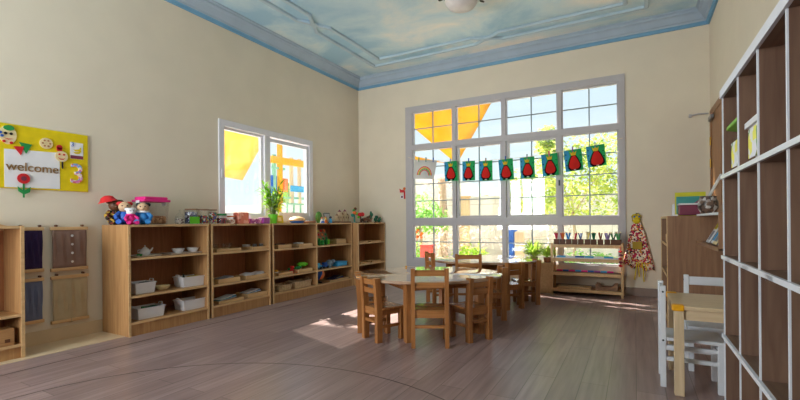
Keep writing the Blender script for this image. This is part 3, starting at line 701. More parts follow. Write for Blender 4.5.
b = B()
Mb = Tm(-4.26, 3.72, Z1) @ Matrix.Rotation(-.3, 4, 'Y')
b.box(-.01, .01, -.1, .1, 0, .14, M=Mb, bev=.002)
tag(obj('book', b, 'paper'), 'white book leaning against the window behind the flower box', 'book')
# plant
r = thing('potted_plant', 'leafy green plant in a lime green pot on the shelf under the window', 'plant', (-4.11, 4.03, Z1))
obj('pot', B().lathe([(0, 0), (.05, 0), (.058, .1), (.064, .102), (.064, .118), (.055, .118), (.05, .09), (0, .088)], seg=20), 'lime', r)
obj('soil', B().lathe([(0, .092), (.051, .092), (0, .097)], seg=16), 'brown', r)
fol = B(); st = B(); W['leafy'] = thin('leaf_green', (190, 220, 80), .55, (116, 170, 52)); W['stem'] = plain('stem_green', (96, 120, 50))
for k in range(13):
    a = random.uniform(0, 2*PI); h = random.uniform(.26, .54); lean = random.uniform(.04, .2)
    top = Vector((lean*math.cos(a)*.7, lean*math.sin(a)*1.5, .09+h))
    if top.x < -.1: top.x = -.1
    st.tube([(.02*math.cos(a), .02*math.sin(a), .09), tuple(top*.5+Vector((0, 0, .04))), tuple(top)], .006, 6)
    for j in range(15):
        t = .3+.7*j/14; p = Vector((.02*math.cos(a), .02*math.sin(a), .09)).lerp(top, t)
        q = random.uniform(0, 2*PI); d = Vector((math.cos(q)*.8, math.sin(q), random.uniform(-.5, .75)))
        fol.leaf(p, d, (0, 0, 1), random.uniform(.11, .18), random.uniform(.012, .018))
obj('stem', st, 'stem', r); obj('foliage', fol, 'leafy', r)
r = thing('pie_basket', 'blue round dish with a tan puffed cover on the shelf under the window', 'dish', (-4.12, 4.49, Z1))
obj('dish', B().lathe([(0, 0), (.085, 0), (.11, .04), (.1, .04), (.08, .01), (0, .008)], seg=22), 'blue', r)
obj('cover', B().lathe([(.112, .036), (.114, .05), (.09, .075), (.05, .09), (0, .094)], seg=22), P('crust', (206, 164, 110)), r)
tag(obj('picture_stand', B().box(-.008, .008, -.07, .07, 0, .11, M=Tm(-4.16, 4.2, Z1) @ Matrix.Rotation(-.2, 4, 'Y'), bev=.002).box(.009, .012, -.03, .03, .03, .08, M=Tm(-4.16, 4.2, Z1) @ Matrix.Rotation(-.2, 4, 'Y'), mi=1), ['cream', 'mustard']), 'small cream picture stand beside the plant pot', 'picture')
tag(obj('wooden_plinth', B().box(-4.15, -4.03, 4.64, 4.78, Z1, 1.03, bev=.003), 'tan_lam'), 'small flat wood block beside the blue round dish', 'block')
def figure(x, y, h, mats, label, cat='toy figure', grp='small toys along the shelf top'):
    r = thing('toy_figure', label, cat, (x, y, Z1), random.uniform(-1, 1), grp)
    obj('body', B().lathe([(0, 0), (.026, 0), (.028, .008), (.018, h*.55), (.01, h*.66), (0, h*.68)], seg=12), mats[0], r)
    obj('head', B().ell((0, 0, h*.78), h*.19, seg=12), mats[1], r)
    obj('hat', B().lathe([(h*.2, h*.84), (h*.13, h*.92), (0, h)], seg=12), mats[2], r)
figure(-4.05, 4.94, .09, ('paper', 'skin', 'red'), 'toy figure in white with a red hat'); figure(-4.02, 5.0, .08, ('orange', 'mustard', 'mustard'), 'orange and yellow toy figure')
figure(-4.08, 5.06, .10, ('paper', 'skin', 'orange'), 'toy figure in white with an orange hat'); figure(-4.03, 5.12, .105, ('sky', 'navy', 'navy'), 'light blue toy figure with a dark hat')
figure(-4.0, 4.9, .05, ('blue', 'paper', 'blue'), 'smallest blue and white toy figure at the shelf front')
tag(obj('toy_bush', B().ell((-4.2, 5.05, 1.09), (.045, .06, .085)).cyl((-4.2, 5.05, 1.0), (-4.2, 5.05, 1.03), .03), P('leafg', (90, 140, 60))), 'round green toy bush behind the small figures', 'toy')
r = thing('photo_frame', 'small silver photo frame standing by the toy castle', 'photo frame', (-4.2, 5.27, Z1))
Mp = Matrix.Rotation(-.2, 4, 'Y'); obj('frame', B().box(-.008, .008, -.075, .075, 0, .16, M=Mp, bev=.003), 'metal', r); obj('picture', B().box(.008, .01, -.058, .058, .018, .142, M=Mp), P('pic', (196, 200, 206)), r)
obj('rear_strut', B().box(-.05, -.044, -.012, .012, 0, .1, M=Matrix.Rotation(.25, 4, 'Y')), 'metal', r)
# toy castle of wooden blocks
r = thing('toy_castle', 'toy castle of pale wooden blocks on the shelf top', 'toy castle', (-4.08, 5.47, Z1))
obj('base', B().box(-.07, .07, -.16, .16, 0, .022, bev=.003), 'tan_lam', r)
for k, (yy, h) in enumerate(((-.13, .09), (-.06, .15), (.01, .11), (.08, .16), (.14, .1))):
    p = obj('tower', B().box(-.028, .028, yy-.026, yy+.026, .022, .022+h, bev=.003), 'pale_wood', r)
    obj('roof', B().lathe([(.034, .022+h), (.03, .03+h), (0, .06+h)], (0, yy, 0), 4, sm=False), 'maroon' if k % 2 else 'tan_lam', p)
    obj('window_opening', B().box(.027, .03, yy-.008, yy+.008, .07, .10), 'brown', p)
# corner toys: red and green stacking tree, dark animals, green toy trees
r = thing('toy_tree', 'tall toy tree with red, orange and green tops beside the castle', 'toy tree', (-3.95, 5.635, Z1))
obj('trunk', B().cyl((0, 0, 0), (0, 0, .2), .012).lathe([(0, 0), (.05, 0), (.05, .012), (0, .012)], seg=14), 'teal', r)
for i, (yy, zz, q, mt) in enumerate(((-.05, .12, .035, 'teal'), (.0, .16, .04, 'orange'), (.02, .225, .032, 'brown'), (.05, .15, .03, 'lime'), (-.02, .2, .025, 'green'))): obj('crown', B().ell((0, yy, zz), (q*.8, q, q*.8), seg=10), mt, r)
r = thing('toy_tree', 'toy tree with a broad red top next to the tall mixed one', 'toy tree', (-3.92, 5.765, Z1))
obj('trunk', B().cyl((0, 0, 0), (0, 0, .1), .012).lathe([(0, 0), (.04, 0), (.04, .012), (0, .012)], seg=14), 'brown', r); obj('crown', B().ell((0, -.02, .13), (.04, .045, .035)).ell((.01, .035, .135), (.035, .04, .035)), 'red', r); obj('leaf_tuft', B().ell((0, -.06, .09), (.02, .025, .02)), 'lime', r)
def animal(x, y, rz, mat, label, sc=1.):
    r = thing('toy_animal', label, 'toy animal', (x, y, Z1), rz, 'toy animals on the corner shelf')
    obj('body', B().ell((0, 0, .045*sc), (.045*sc, .02*sc, .022*sc)).tube([(.035*sc, 0, .05*sc), (.055*sc, 0, .075*sc)], [.014*sc, .011*sc], 8).ell((.063*sc, 0, .08*sc), (.02*sc, .012*sc, .012*sc)), mat, r)
    for s in (-.028, .028):
        for q in (-.011, .011): obj('leg', B().cyl((s*sc, q*sc, 0), (s*sc, q*sc, .04*sc), .007*sc, .008*sc, 8), mat, r)
    obj('tail', B().tube([(-.043*sc, 0, .05*sc), (-.06*sc, 0, .03*sc)], .004*sc, 6), mat, r)
animal(-3.90, 5.89, 1.3, 'brown', 'dark brown toy animal just beyond the red toy tree', 1.3); animal(-4.0, 5.97, .3, 'dark', 'black toy animal behind the brown one', 1.15); animal(-3.88, 5.985, -.4, 'tan_lam', 'tan toy animal nearest the green cactus toys', .9)
def cactus(x, y, h, label):
    r = thing('toy_cactus', label, 'toy plant', (x, y, Z1), 0, 'green toy cactus plants in the corner')
    obj('stem', B().tube([(0, 0, .012), (0, 0, h*.6), (0, 0, h)], [.018, .022, .014], 10), P('cactus', (20, 104, 74)), r); obj('base', B().lathe([(0, 0), (.035, 0), (.035, .012), (0, .012)], seg=12), 'tan_lam', r)
    for s in (-1, 1): obj('arm', B().ell((0, s*.035, h*.6+.02*s), (.018, .024, .03)).ell((0, s*.02, h*.5), (.012, .02, .012)), 'cactus', r)
cactus(-3.93, 6.09, .19, 'tallest dark green toy cactus in the corner'); cactus(-3.90, 6.20, .12, 'middle dark green toy cactus in the corner'); cactus(-3.90, 6.31, .08, 'lowest dark green toy cactus against the back wall')

# ------------------------------------------------------------------ chairs and tables
def make_chair(wd, dp, h, seat, label, loc, rz, panel=False, mats=('oak', 'oak_h'), grp='small wooden chairs around the tables'):
    r = thing('child_chair', label, 'chair', loc, rz, grp); m, mh = mats; p = .032 if h > .6 else .04; w = wd/2; d = dp/2
    for s in (-1, 1):
        b = B(); lean = .018
        M = Matrix.Translation((s*(w-p/2), -d+p/2, 0)); q = p/2
        vs = []
        for z, o in ((0, 0), (seat, 0), (h, -lean)):
            vs.append([b.bm.verts.new(M @ Vector((x*q, y*(q+.006)+o, z))) for x, y in ((-1, -1), (1, -1), (1, 1), (-1, 1))])
        for a, c in zip(vs, vs[1:]):
            for k in range(4): b.bm.faces.new((a[k], a[(k+1) % 4], c[(k+1) % 4], c[k]))
        b.bm.faces.new(vs[0][::-1]); b.bm.faces.new(vs[-1])
        obj('leg', b, m, r)
        obj('leg', B().box(s*(w-p/2)-q, s*(w-p/2)+q, d-p, d, 0, seat-.02, bev=.002), m, r)
        obj('seat_rail', B().box(s*(w-p/2)-.009, s*(w-p/2)+.009, -d+p, d-p, seat-.062, seat-.02), m, r)
        obj('stretcher', B().box(s*(w-p/2)-.009, s*(w-p/2)+.009, -d+p, d-p, .115, .14), m, r)
    obj('seat', B().box(-w-.004, w+.004, -d+p+.006, d+.012, seat-.02, seat, bev=.004).box(-w+p+.001, w-p-.001, -d+.004, -d+p+.01, seat-.02, seat), mh, r)
    obj('seat_rail', B().box(-w+p, w-p, -d+.006, -d+.024, seat-.062, seat-.021), mh, r); obj('seat_rail', B().box(-w+p, w-p, d-.024, d-.006, seat-.062, seat-.021), mh, r)
    obj('stretcher', B().box(-w+p, w-p, -d+.008, -d+.024, .155, .18), mh, r)
    hs = h-seat
    for z0, z1 in (((h-.085, h-.01), (h-.145, h-.092)) if panel else ((h-.06, h-.012), (h-.06-.5*hs*.58, h-.015-.5*hs*.58))):
        o = -.018*((z0+z1)/2-seat)/hs
        obj('back_slat', B().box(-w+p-.002, w-p+.002, -d+.008+o, -d+.024+o, z0, z1, bev=.003), mh, r)
    return r
def fr(f): return math.atan2(-f[0], f[1])
def place(proto, back, f, dp, label):
    n = math.hypot(*f); f = (f[0]/n, f[1]/n); loc = (back[0]+f[0]*dp/2, back[1]+f[1]*dp/2, 0)
    if proto.get('used'): return dup(proto, loc, fr(f), label)
    proto.location = loc; proto.rotation_euler = (0, 0, fr(f)); proto['used'] = 1; proto['label'] = label; return proto
big = make_chair(.30, .29, .632, .30, 'x', (0, 0, 0), 0); small = make_chair(.25, .27, .535, .285, 'x', (0, 0, 0), 0); solid = make_chair(.25, .27, .535, .285, 'x', (0, 0, 0), 0, True)
place(big, (-1.425, 3.055), (-.455, .89), .29, 'taller wooden chair with its back to the viewer, pushed in at the near table')
place(big, (-1.67, 4.63), (-.39, .92), .29, 'taller wooden chair seen from behind between the near and far tables')
place(big, (-2.20, 4.72), (.75, .66), .29, 'taller wooden chair at the far table, next to the window end of the left shelves')
place(solid, (-1.135, 3.43), (-.85, .52), .27, 'small wooden chair at the near table, just beside the tall chair seen from behind')
place(small, (-1.20, 4.36), (-.875, -.484), .27, 'small wooden chair turned side-on at the far right of the near table')
place(small, (-1.975, 3.03), (.43, .90), .27, 'small wooden chair at the near table, closest to the sunlit floor and the viewer')
place(small, (-2.27, 3.28), (.82, .57), .27, 'small wooden chair half hidden at the near table, standing in the sunlit patch')
place(solid, (-1.19, 4.84), (-.82, .57), .27, 'small wooden chair at the far table, its back turned to the near table')
place(small, (-1.05, 5.34), (-.9, -.43), .27, 'small wooden chair at the far table, nearest the pencil rack')
for o in (big, small, solid): del o['used']
TZ = .52
def make_table(label, loc, rz):
    r = thing('round_table', label, 'table', loc, rz, 'round wooden tables')
    b = B().lathe([(0, TZ-.028), (.985, TZ-.028), (1, TZ-.022), (1, TZ-.006), (.99, TZ), (0, TZ)], seg=56, sx=.69, sy=.58); obj('tabletop', b, 'oak_top', r)
    k = .345
    for i in range(4):
        a = math.radians(2)+i*PI/2
    R = Matrix.Rotation(math.radians(-68), 4, 'Z')
    for (sx, sy) in ((1, 1), (1, -1), (-1, -1), (-1, 1)):
        obj('leg', B().box(sx*k-.034, sx*k+.034, sy*k-.034, sy*k+.034, 0, TZ-.028, bev=.004, M=R), 'oak', r)
    for s in (-1, 1):
        obj('apron', B().box(-k+.034, k-.034, s*k-.012, s*k+.012, TZ-.095, TZ-.028, M=R), 'oak_h', r); obj('apron', B().box(s*k-.012, s*k+.012, -k+.034, k-.034, TZ-.095, TZ-.028, M=R), 'oak_h', r)
    return r
t1 = make_table('round wooden table with a glossy top, nearer to the viewer', (-1.71, 3.62, 0), math.radians(29))
t2 = dup(t1, (-1.70, 5.36, 0), math.radians(29), 'round wooden table farther back, under the big window')
tag(obj('wooden_bead', B().lathe([(0, 0), (.008, .002), (.011, .01), (.008, .018), (0, .02)], (-2.13, 3.98, TZ), 10), 'yellow'), 'tiny yellow bead lying at the far edge of the near table', 'bead')

# ------------------------------------------------------------------ pencil rack by the window
RX0, RX1, RY0, RY1 = -1.0, -.145, 6.10, 6.36
r = thing('pencil_rack', 'open wooden rack of four boards under the right end of the big window', 'rack', ((RX0+RX1)/2, (RY0+RY1)/2, 0)); w = (RX1-RX0)/2; d = (RY1-RY0)/2
for s in (-1, 1):
    for q in (-1, 1): obj('post', B().box(s*w-.014, s*w+.014, q*(d-.014)-.014, q*(d-.014)+.014, 0, .70, bev=.003), 'maple_edge', r)
RL = (.68, .495, .305, .085)
for z in RL:
    obj('shelf_board', B().box(-w+.014, w-.014, -d+.004, d-.004, z-.018, z), 'maple_h', r); obj('front_rail', B().box(-w+.014, w-.014, -d, -d+.014, z-.042, z-.0), 'maple_edge', r)
pc = [((214, 60, 110), (200, 40, 60)), ((230, 120, 40), (210, 60, 40)), ((40, 120, 210), (60, 150, 220)), ((220, 90, 130), (190, 40, 70)), ((50, 70, 120), (110, 120, 140)), ((230, 200, 60), (236, 226, 190)),
      ((40, 130, 80), (30, 60, 60)), ((130, 70, 40), (110, 60, 40)), ((150, 150, 160), (120, 90, 150)), ((70, 140, 80), (60, 60, 70)), ((140, 80, 160), (90, 180, 110))]
nm = ['pink', 'orange', 'light blue', 'rose red', 'dark slate', 'yellow', 'dark green', 'brown', 'grey', 'mid green', 'violet']
pxs = [-.945, -.868, -.79, -.713, -.637, -.557, -.477, -.398, -.317, -.245, -.185]
for i, x in enumerate(pxs):
    rr = thing('pencil_pot', f'brown wooden pot holding {nm[i]} pencils on the rack top', 'pencil pot', (x, 6.17, RL[0]), 0, 'wooden pencil pots')
    obj('pot', B().tray(-.033, .033, -.033, .033, 0, .07, .006), 'brown', rr)
    mA = P('pencil_'+nm[i].replace(' ', '_'), pc[i][0]); mB = P('pencil_alt_'+nm[i].replace(' ', '_'), pc[i][1])
    for k in range(5):
        a = random.uniform(0, 2*PI); q = .018; lean = random.uniform(.2, .34)
        p0 = Vector((-q*math.cos(a)*.6, -q*math.sin(a)*.6, .008)); dv = Vector((math.cos(a)*lean, math.sin(a)*lean*.7, 1)).normalized()
        b = B().cyl(p0, p0+dv*.15, .008, seg=6).cyl(p0+dv*.15, p0+dv*.17, .008, .001, 6, mi=1)
        o = tag(obj('pencil', b, [mA if k % 2 else mB, 'cream']), f'{k} pencil leaning in the pot of {nm[i]} pencils', 'pencil', 'pencils in the pot of '+nm[i]+' pencils')
        o['label'] = f'coloured pencil standing in the pot of {nm[i]} pencils'; o.location = (x, 6.17, RL[0])
def stick_row(z, cols, grp, word, y=6.16):
    n = len(cols); wdt = .74/n
    for k in range(n):
        xx = -.955+wdt*(k+.5)
        tag(obj('counting_rod', B().cyl((xx-wdt*.47, y, z+.018), (xx+wdt*.47, y, z+.018), .012, seg=10), cols[k]), f'{word} rod lying on the rack, number {k+1} of its row counted from the window bay side', 'rod', grp)
b = B().tray(-.965, -.19, 6.12, 6.24, RL[1], RL[1]+.012, .006); tag(obj('pencil_tray', b, 'paper'), 'long white tray on the second board of the pencil rack', 'tray')
b = B().tray(-.965, -.19, 6.12, 6.24, RL[2], RL[2]+.012, .006); tag(obj('pencil_tray', b, 'tan_lam'), 'long brown tray on the third board of the pencil rack', 'tray')
names = ['first', 'second', 'third', 'fourth', 'fifth', 'sixth', 'seventh', 'eighth', 'ninth']
for lev, cols, cn, grp in ((RL[1]+.008, ['sky', 'paper', 'blue', 'sky', 'paper', 'sky'], ['light blue', 'white', 'deep blue', 'light blue', 'white', 'light blue'], 'rods in the white rack tray'),
                           (RL[2]+.008, ['pink', 'blue', 'pink', 'sky', 'pink', 'blue', 'purple', 'sky', 'pink'], ['pink', 'deep blue', 'pink', 'light blue', 'pink', 'deep blue', 'purple', 'light blue', 'pink'], 'rods in the brown rack tray')):
    n = len(cols); wdt = .70/n
    for k in range(n):
        xx = -.945+wdt*(k+.5)
        tag(obj('counting_rod', B().cyl((xx-wdt*.47, 6.16, lev+.012), (xx+wdt*.47, 6.16, lev+.012), .012, seg=10), cols[k]),
            f'{cn[k]} rod, {names[k]} from the left in the {"white" if n == 6 else "brown"} rack tray', 'rod', grp)
b = B()
for k in range(5): b.lathe([(.012, -.012), (.022, -.006), (.024, .004), (.012, .012)], (-.165+.006*(k % 2), 6.085, .60-.045*k), 10, mi=k % 2)
b.tube([(-.163, 6.085, .66), (-.163, 6.085, .40)], .003, 6)
tag(obj('bead_string', b, ['red', 'maroon']), 'string of red beads hanging at the right post of the pencil rack', 'beads')
r = thing('carved_tray', 'wooden cradle-shaped tray at the right of the rack bottom board', 'tray', (-.33, 6.22, RL[3]))
b = B().box(-.12, .12, -.08, .08, 0, .012)
sad = [(-.13, 0), (.13, 0), (.13, .085), (.09, .08), (.06, .045), (-.06, .045), (-.09, .08), (-.13, .085)]
obj('base', b, 'tan_lam', r)
for q in (-.088, .08): obj('curved_side', B().prism(sad, Matrix(((1, 0, 0, 0), (0, 0, -1, q+.008), (0, 1, 0, 0), (0, 0, 0, 1))), .012), 'tan_lam', r)
tag(obj('wooden_tray', B().tray(-.94, -.52, 6.14, 6.3, RL[3], RL[3]+.025, .008).box(-.9, -.6, 6.16, 6.28, RL[3]+.009, RL[3]+.03, mi=1), ['maple_edge', 'wicker']), 'flat wooden tray at the left of the rack bottom board', 'tray')

# ------------------------------------------------------------------ pale planter box with two plants beside the rack
r = thing('planter_box', 'low pale wooden box in front of the big window, left of the pencil rack', 'box', (-1.2, 6.24, 0))
obj('body', B().box(-.19, .19, -.12, .12, 0, .40, bev=.004), 'maple_edge', r); obj('top', B().box(-.2, .2, -.125, .125, .40, .418, bev=.003), 'maple_edge', r)
W['limeleaf'] = thin('lime_leaf', (224, 240, 120), .5, (176, 214, 80))
def lowplant(x, y, z, rr, n, label):
    r = thing('potted_plant', label, 'plant', (x, y, z), 0, 'lime plants on the planter box')
    obj('pot', B().lathe([(0, 0), (.05, 0), (.062, .07), (.055, .07), (.045, .06), (0, .058)], seg=16), P('terracotta', (140, 84, 62)), r)
    f = B()
    for k in range(n):
        a = random.uniform(0, 2*PI); e = random.uniform(.1, 1.3)
        f.leaf((.02*math.cos(a), .02*math.sin(a), .06+random.uniform(0, .08)), (math.cos(a)*math.cos(e), math.sin(a)*math.cos(e)*.5, math.sin(e)), (0, 0, 1), rr*random.uniform(.6, 1), .013)
    obj('foliage', f, 'limeleaf', r)
lowplant(-1.27, 6.24, .418, .24, 200, 'spreading lime green plant on the pale box, farther from the rack'); lowplant(-1.075, 6.235, .418, .15, 130, 'smaller lime green plant on the pale box, next to the rack')

# ------------------------------------------------------------------ apron on the back wall
r = thing('apron', 'red and cream patterned apron with yellow ties hanging on the back wall', 'apron', (.02, YB-.04, 0))
b = B(); W['print'] = mat_check('apron_print', (196, 40, 70), (232, 214, 190), 34); W['print2'] = speck('apron_flower_print', [(196, 40, 80), (236, 220, 196), (60, 40, 50), (236, 220, 196), (180, 50, 80), (220, 150, 60)], 60, .9)
rows = [(.985, .035), (.93, .06), (.82, .09), (.70, .115), (.55, .145), (.44, .17), (.37, .175)]
pv = []
for j, (z, hw) in enumerate(rows):
    row = []
    for i in range(13):
        u = -1+2*i/12; row.append(b.bm.verts.new((u*hw+.012*j/3, -.012*math.sin(i*1.9+j*.3)*(j/6)-.005, z+.02*math.sin(i*1.3)*(j/6)-.03*u*(j/6))))
    pv.append(row)
for a, c in zip(pv, pv[1:]):
    for i in range(12): b.bm.faces.new((a[i], a[i+1], c[i+1], c[i])).smooth = True
o = obj('skirt', b, 'print2', r); o.modifiers.new('thick', 'SOLIDIFY').thickness = .012
P('tie', (214, 186, 30), .9)
b = B().ell((0, -.005, .985), (.045, .018, .03)).tube([(-.045, -.005, .99), (-.05, -.006, 1.05), (-.03, -.004, 1.075)], .011, 8).tube([(.03, -.005, .99), (.045, -.006, 1.05), (.02, -.004, 1.07)], .011, 8).tube([(-.03, 0, 1.06), (0, 0, 1.085), (.03, 0, 1.06)], .012, 8).ell((0, -.006, 1.03), (.04, .012, .03))
obj('neck_strap', b, 'tie', r)
for s in (-.025, .03): obj('button', B().ell((s, -.022, 1.045), (.012, .008, .012)), 'blue', r)
obj('pocket', B().box(-.05, .06, -.036, -.026, .62, .72, bev=.004), P('tie2', (170, 140, 50), .9), r)
b = B()
for k, (xx, zz) in enumerate(((-.03, .22), (.0, .26), (.05, .2), (.09, .27))): b.tube([(xx*.7+.02, -.012, .45), (xx+.02, -.018, .36), (xx+.03*math.sin(k), -.012, zz)], .008, 6)
obj('waist_tie', b, 'tie', r)
tag(obj('wall_hook', B().cyl((.02, YB, 1.085), (.02, YB-.05, 1.085), .006).ell((.02, YB-.05, 1.088), .01), 'metal'), 'metal hook on the back wall that holds the patterned apron', 'hook')

# ------------------------------------------------------------------ bunting of paintings across the big window
cards = [(-2.999, .40, 2.019, 1.707, -.10), (-2.568, .215, 1.965, 1.652, .03), (-2.264, .205, 1.946, 1.642, 0), (-1.988, .205, 1.929, 1.627, 0), (-1.686, .215, 1.931, 1.617, .06), (-1.37, .205, 1.935, 1.633, .03),
         (-1.062, .22, 1.955, 1.642, .07), (-.751, .23, 1.985, 1.69, .09), (-.466, .23, 2.02, 1.732, .10)]
YS = 6.335
sp = [(-3.35, YS+.03, 2.10), (-3.2, YS, 2.045)]+[(c[0], YS, c[2]+.004) for c in cards]+[(-.13, YS+.03, 2.09)]
b = B().tube(sp, .003, 6); tag(obj('string', b, 'cream'), 'thin string stretched across the big window carrying the paintings', 'string')
for n, rot in (('pg', (60, 190, 116)), ('pb', (80, 180, 226)), ('pr', (244, 60, 54)), ('py', (252, 214, 60)), ('pw', (226, 224, 222)), ('pk', (26, 30, 34)), ('po', (236, 130, 60))):
    W[n] = thin('paint_'+n, rot, .35)
where = ['rainbow', 'first from the rainbow', 'second from the rainbow', 'third from the rainbow', 'fourth from the rainbow', 'fifth from the rainbow', 'third from the right end', 'second from the right end', 'last one at the right end']
for i, (cx, wd, zt, zb, rot) in enumerate(cards):
    h = zt-zb; lab = 'white painting of a rainbow pegged at the left end of the string' if i == 0 else f'green painting of a crowned red fruit, {where[i]} on the string'
    r = thing('painting', lab, 'painting', (cx, YS-.004, zt), 0, 'paintings pegged on the string'); r.rotation_euler = (0, rot*-1, 0)
    MP = lambda u, v, w: Matrix(((1, 0, 0, u), (0, 0, -1, -w), (0, 1, 0, v), (0, 0, 0, 1)))
    a = wd/2
    if i == 0:
        obj('paper', B().prism([(-a, -h), (a*.85, -h*.98), (a, 0), (-a, 0)], MP(0, 0, 0), .002), 'pw', r)
        for k, (ro, mt) in enumerate(((.135, 'pr'), (.118, 'py'), (.102, 'pg'), (.085, 'pr'))):
            ri_ = ro-.013; pol = [(ro*math.cos(t*PI/16), ro*1.1*math.sin(t*PI/16)) for t in range(17)]+[(ri_*math.cos(t*PI/16), ri_*1.1*math.sin(t*PI/16)) for t in range(16, -1, -1)]
            obj('painted_band', B().prism(pol, MP(-.01, -h*.8, .0022), .001), mt, r)
    else:
        k = wd/.215
        obj('paper', B().prism([(-a, -h), (a, -h), (a, 0), (-a, 0)], MP(0, 0, 0), .002), 'pg', r)
        q = B().prism([(-a*.98, -h*.99), (-a*.55, -h*.99), (-a*.75, -h*.6), (-a*.35, -h*.3), (-a*.5, -.004), (-a*.98, -.004)], MP(0, 0, .0021), .0006); obj('blue_paint', q, 'pb', r)
        jx = random.uniform(-.008, .008); s = random.uniform(.95, 1.05)
        pear = [(-.02, .075), (.02, .075), (.045, .03), (.066, -.03), (.066, -.065), (.045, -.092), (0, -.098), (-.045, -.092), (-.066, -.065), (-.066, -.03), (-.045, .03)]
        obj('black_outline', B().prism([(x*1.26*k*s, y*1.2*k+0) for x, y in pear], MP(jx, -h*.57, .0028), .0006), 'pk', r)
        obj('red_fruit', B().prism([(x*k*s, y*k) for x, y in pear], MP(jx, -h*.57, .0035), .0006), 'pr', r)
        obj('yellow_crown', B().prism([(x*k, y*k) for x, y in ((-.026, -.02), (.026, -.02), (.04, .035), (.018, .012), (0, .038), (-.018, .012), (-.04, .035))], MP(jx+random.uniform(-.006, .006), -h*.20, .0038), .0006), 'py', r)
        q = B()
        for (u, v) in ((-.8, -.2), (-.82, -.45), (-.8, -.7), (.8, -.3), (.82, -.55), (.75, -.78)): q.prism(disc(8, .008), MP(u*a, v*h, .003), .0006)
        q.prism([(-.05, -.01), (-.02, -.01), (-.02, .012), (-.05, .012)], MP(jx, -h*.95, .003), .0006).prism([(.02, -.01), (.05, -.01), (.05, .012), (.02, .012)], MP(jx, -h*.95, .003), .0006)
        obj('black_dots', q, 'pk', r); obj('white_dab', B().prism(disc(8, .016, .009), MP(jx, -h*.95, .003), .0006), 'pw', r)
    for j, px in enumerate(((-.13, 0, .13) if i == 0 else (0,))):
        pm = ('green', 'teal', 'blue', 'steel', 'blue', 'tan_lam', 'blue', 'grey', 'pink', 'purple', 'steel')[i+j if i == 0 else i+2]
        g = B().box(-.007, .007, -.012, -.005, -.03, .045, bev=.002).box(-.007, .007, .004, .011, -.03, .045, bev=.002).box(-.006, .006, -.006, .005, .0, .012)
        g = tag(obj('clothes_peg', g, pm), ('clothes peg at the left corner of the rainbow painting', 'clothes peg in the middle of the rainbow painting', 'clothes peg at the right corner of the rainbow painting')[j] if i == 0 else f'clothes peg holding the crowned fruit painting, {where[i]}', 'peg', 'clothes pegs on the string')
        g.location = (cx+px, YS-.002, zt+px*rot)
# little letter ornament by the window
r = thing('wall_ornament', 'small red and white paper ornament on the wall beside the big window', 'ornament', (-3.44, YB-.006, 1.5))
MO = lambda u, v, w: Matrix(((1, 0, 0, u), (0, 0, -1, -w), (0, 1, 0, v), (0, 0, 0, 1)))
ring = lambda ro, ri_, sy=1.: [(ro*math.cos(t*PI/10), ro*sy*math.sin(t*PI/10)) for t in range(21)]+[(ri_*math.cos(t*PI/10), ri_*sy*math.sin(t*PI/10)) for t in range(20, -1, -1)]
obj('oval_badge', B().prism(disc(20, .04, .075), MO(.06, 0, 0), .006), 'paper', r); obj('red_ring', B().prism(disc(14, .022, .05), MO(.06, 0, .0065), .002), 'maroon', r)
obj('round_badge', B().prism(disc(16, .035), MO(-.05, -.065, 0), .006), 'paper', r); obj('red_dot', B().prism(disc(12, .02), MO(-.05, -.065, .0065), .002), 'maroon', r)
obj('red_bar', B().prism([(-.07, -.02), (.02, -.02), (.02, .02), (-.05, .03), (-.08, .05)], MO(-.02, .03, 0), .005).prism([(-.015, -.1), (.012, -.1), (.012, .03), (-.015, .03)], MO(0, 0, 0), .005), 'red', r)
obj('orange_dab', B().prism(disc(10, .025), MO(-.005, .075, 0), .005), 'orange', r)

# ------------------------------------------------------------------ tall cubby shelf on the right
TX0, TX1 = .30, .79; TH = 1.5
lev = [.10, .24, .554, .86, 1.17, 1.5]; divs = [2.053, 1.775, 1.515, 1.255, .995, .735, .475]
r = thing('cubby_shelf', 'tall brown cubby shelf with white edges along the right wall', 'shelf', ((TX0+TX1)/2, (divs[0]+divs[-1])/2, 0)); cx, cy = (TX0+TX1)/2, (divs[0]+divs[-1])/2
for i, y in enumerate(divs):
    t = .0042
    p = obj('divider' if 0 < i < len(divs)-1 else 'side_panel', B().box(TX0+.004-cx, TX1-.008-cx, y-t-cy, y+t-cy, 0, TH-.02), 'walnut', r)
    obj('edge_strip', B().box(TX0-cx, TX0+.004-cx, y-t-cy, y+t-cy, 0, TH-.02), 'white_edge', p)
for j, z in enumerate(lev[1:]):
    th = .03 if z == TH else .014
    p = obj('top_panel' if z == TH else 'shelf_board', B().box(TX0-.001+.004-cx, TX1-.008-cx, divs[-1]-.009-cy, divs[0]+.009-cy, z-th, z), 'walnut_y', r)
    obj('edge_strip', B().box(TX0-.006-cx, TX0+.003-cx, divs[-1]-.009-cy, divs[0]+.009-cy, z-th, z), 'white_edge', p)
obj('back_panel', B().box(TX1-.008-cx, TX1-cx, divs[-1]-cy, divs[0]-cy, .02, TH-.02), 'walnut', r)
for y in (1.92, 1.64, 1.38, 1.12):
    for z in (lev[3],): obj('card_holder', B().box(TX0-.009-cx, TX0-.006-cx, y-.03-cy, y+.03-cy, z-.018, z-.002), 'clear', r)
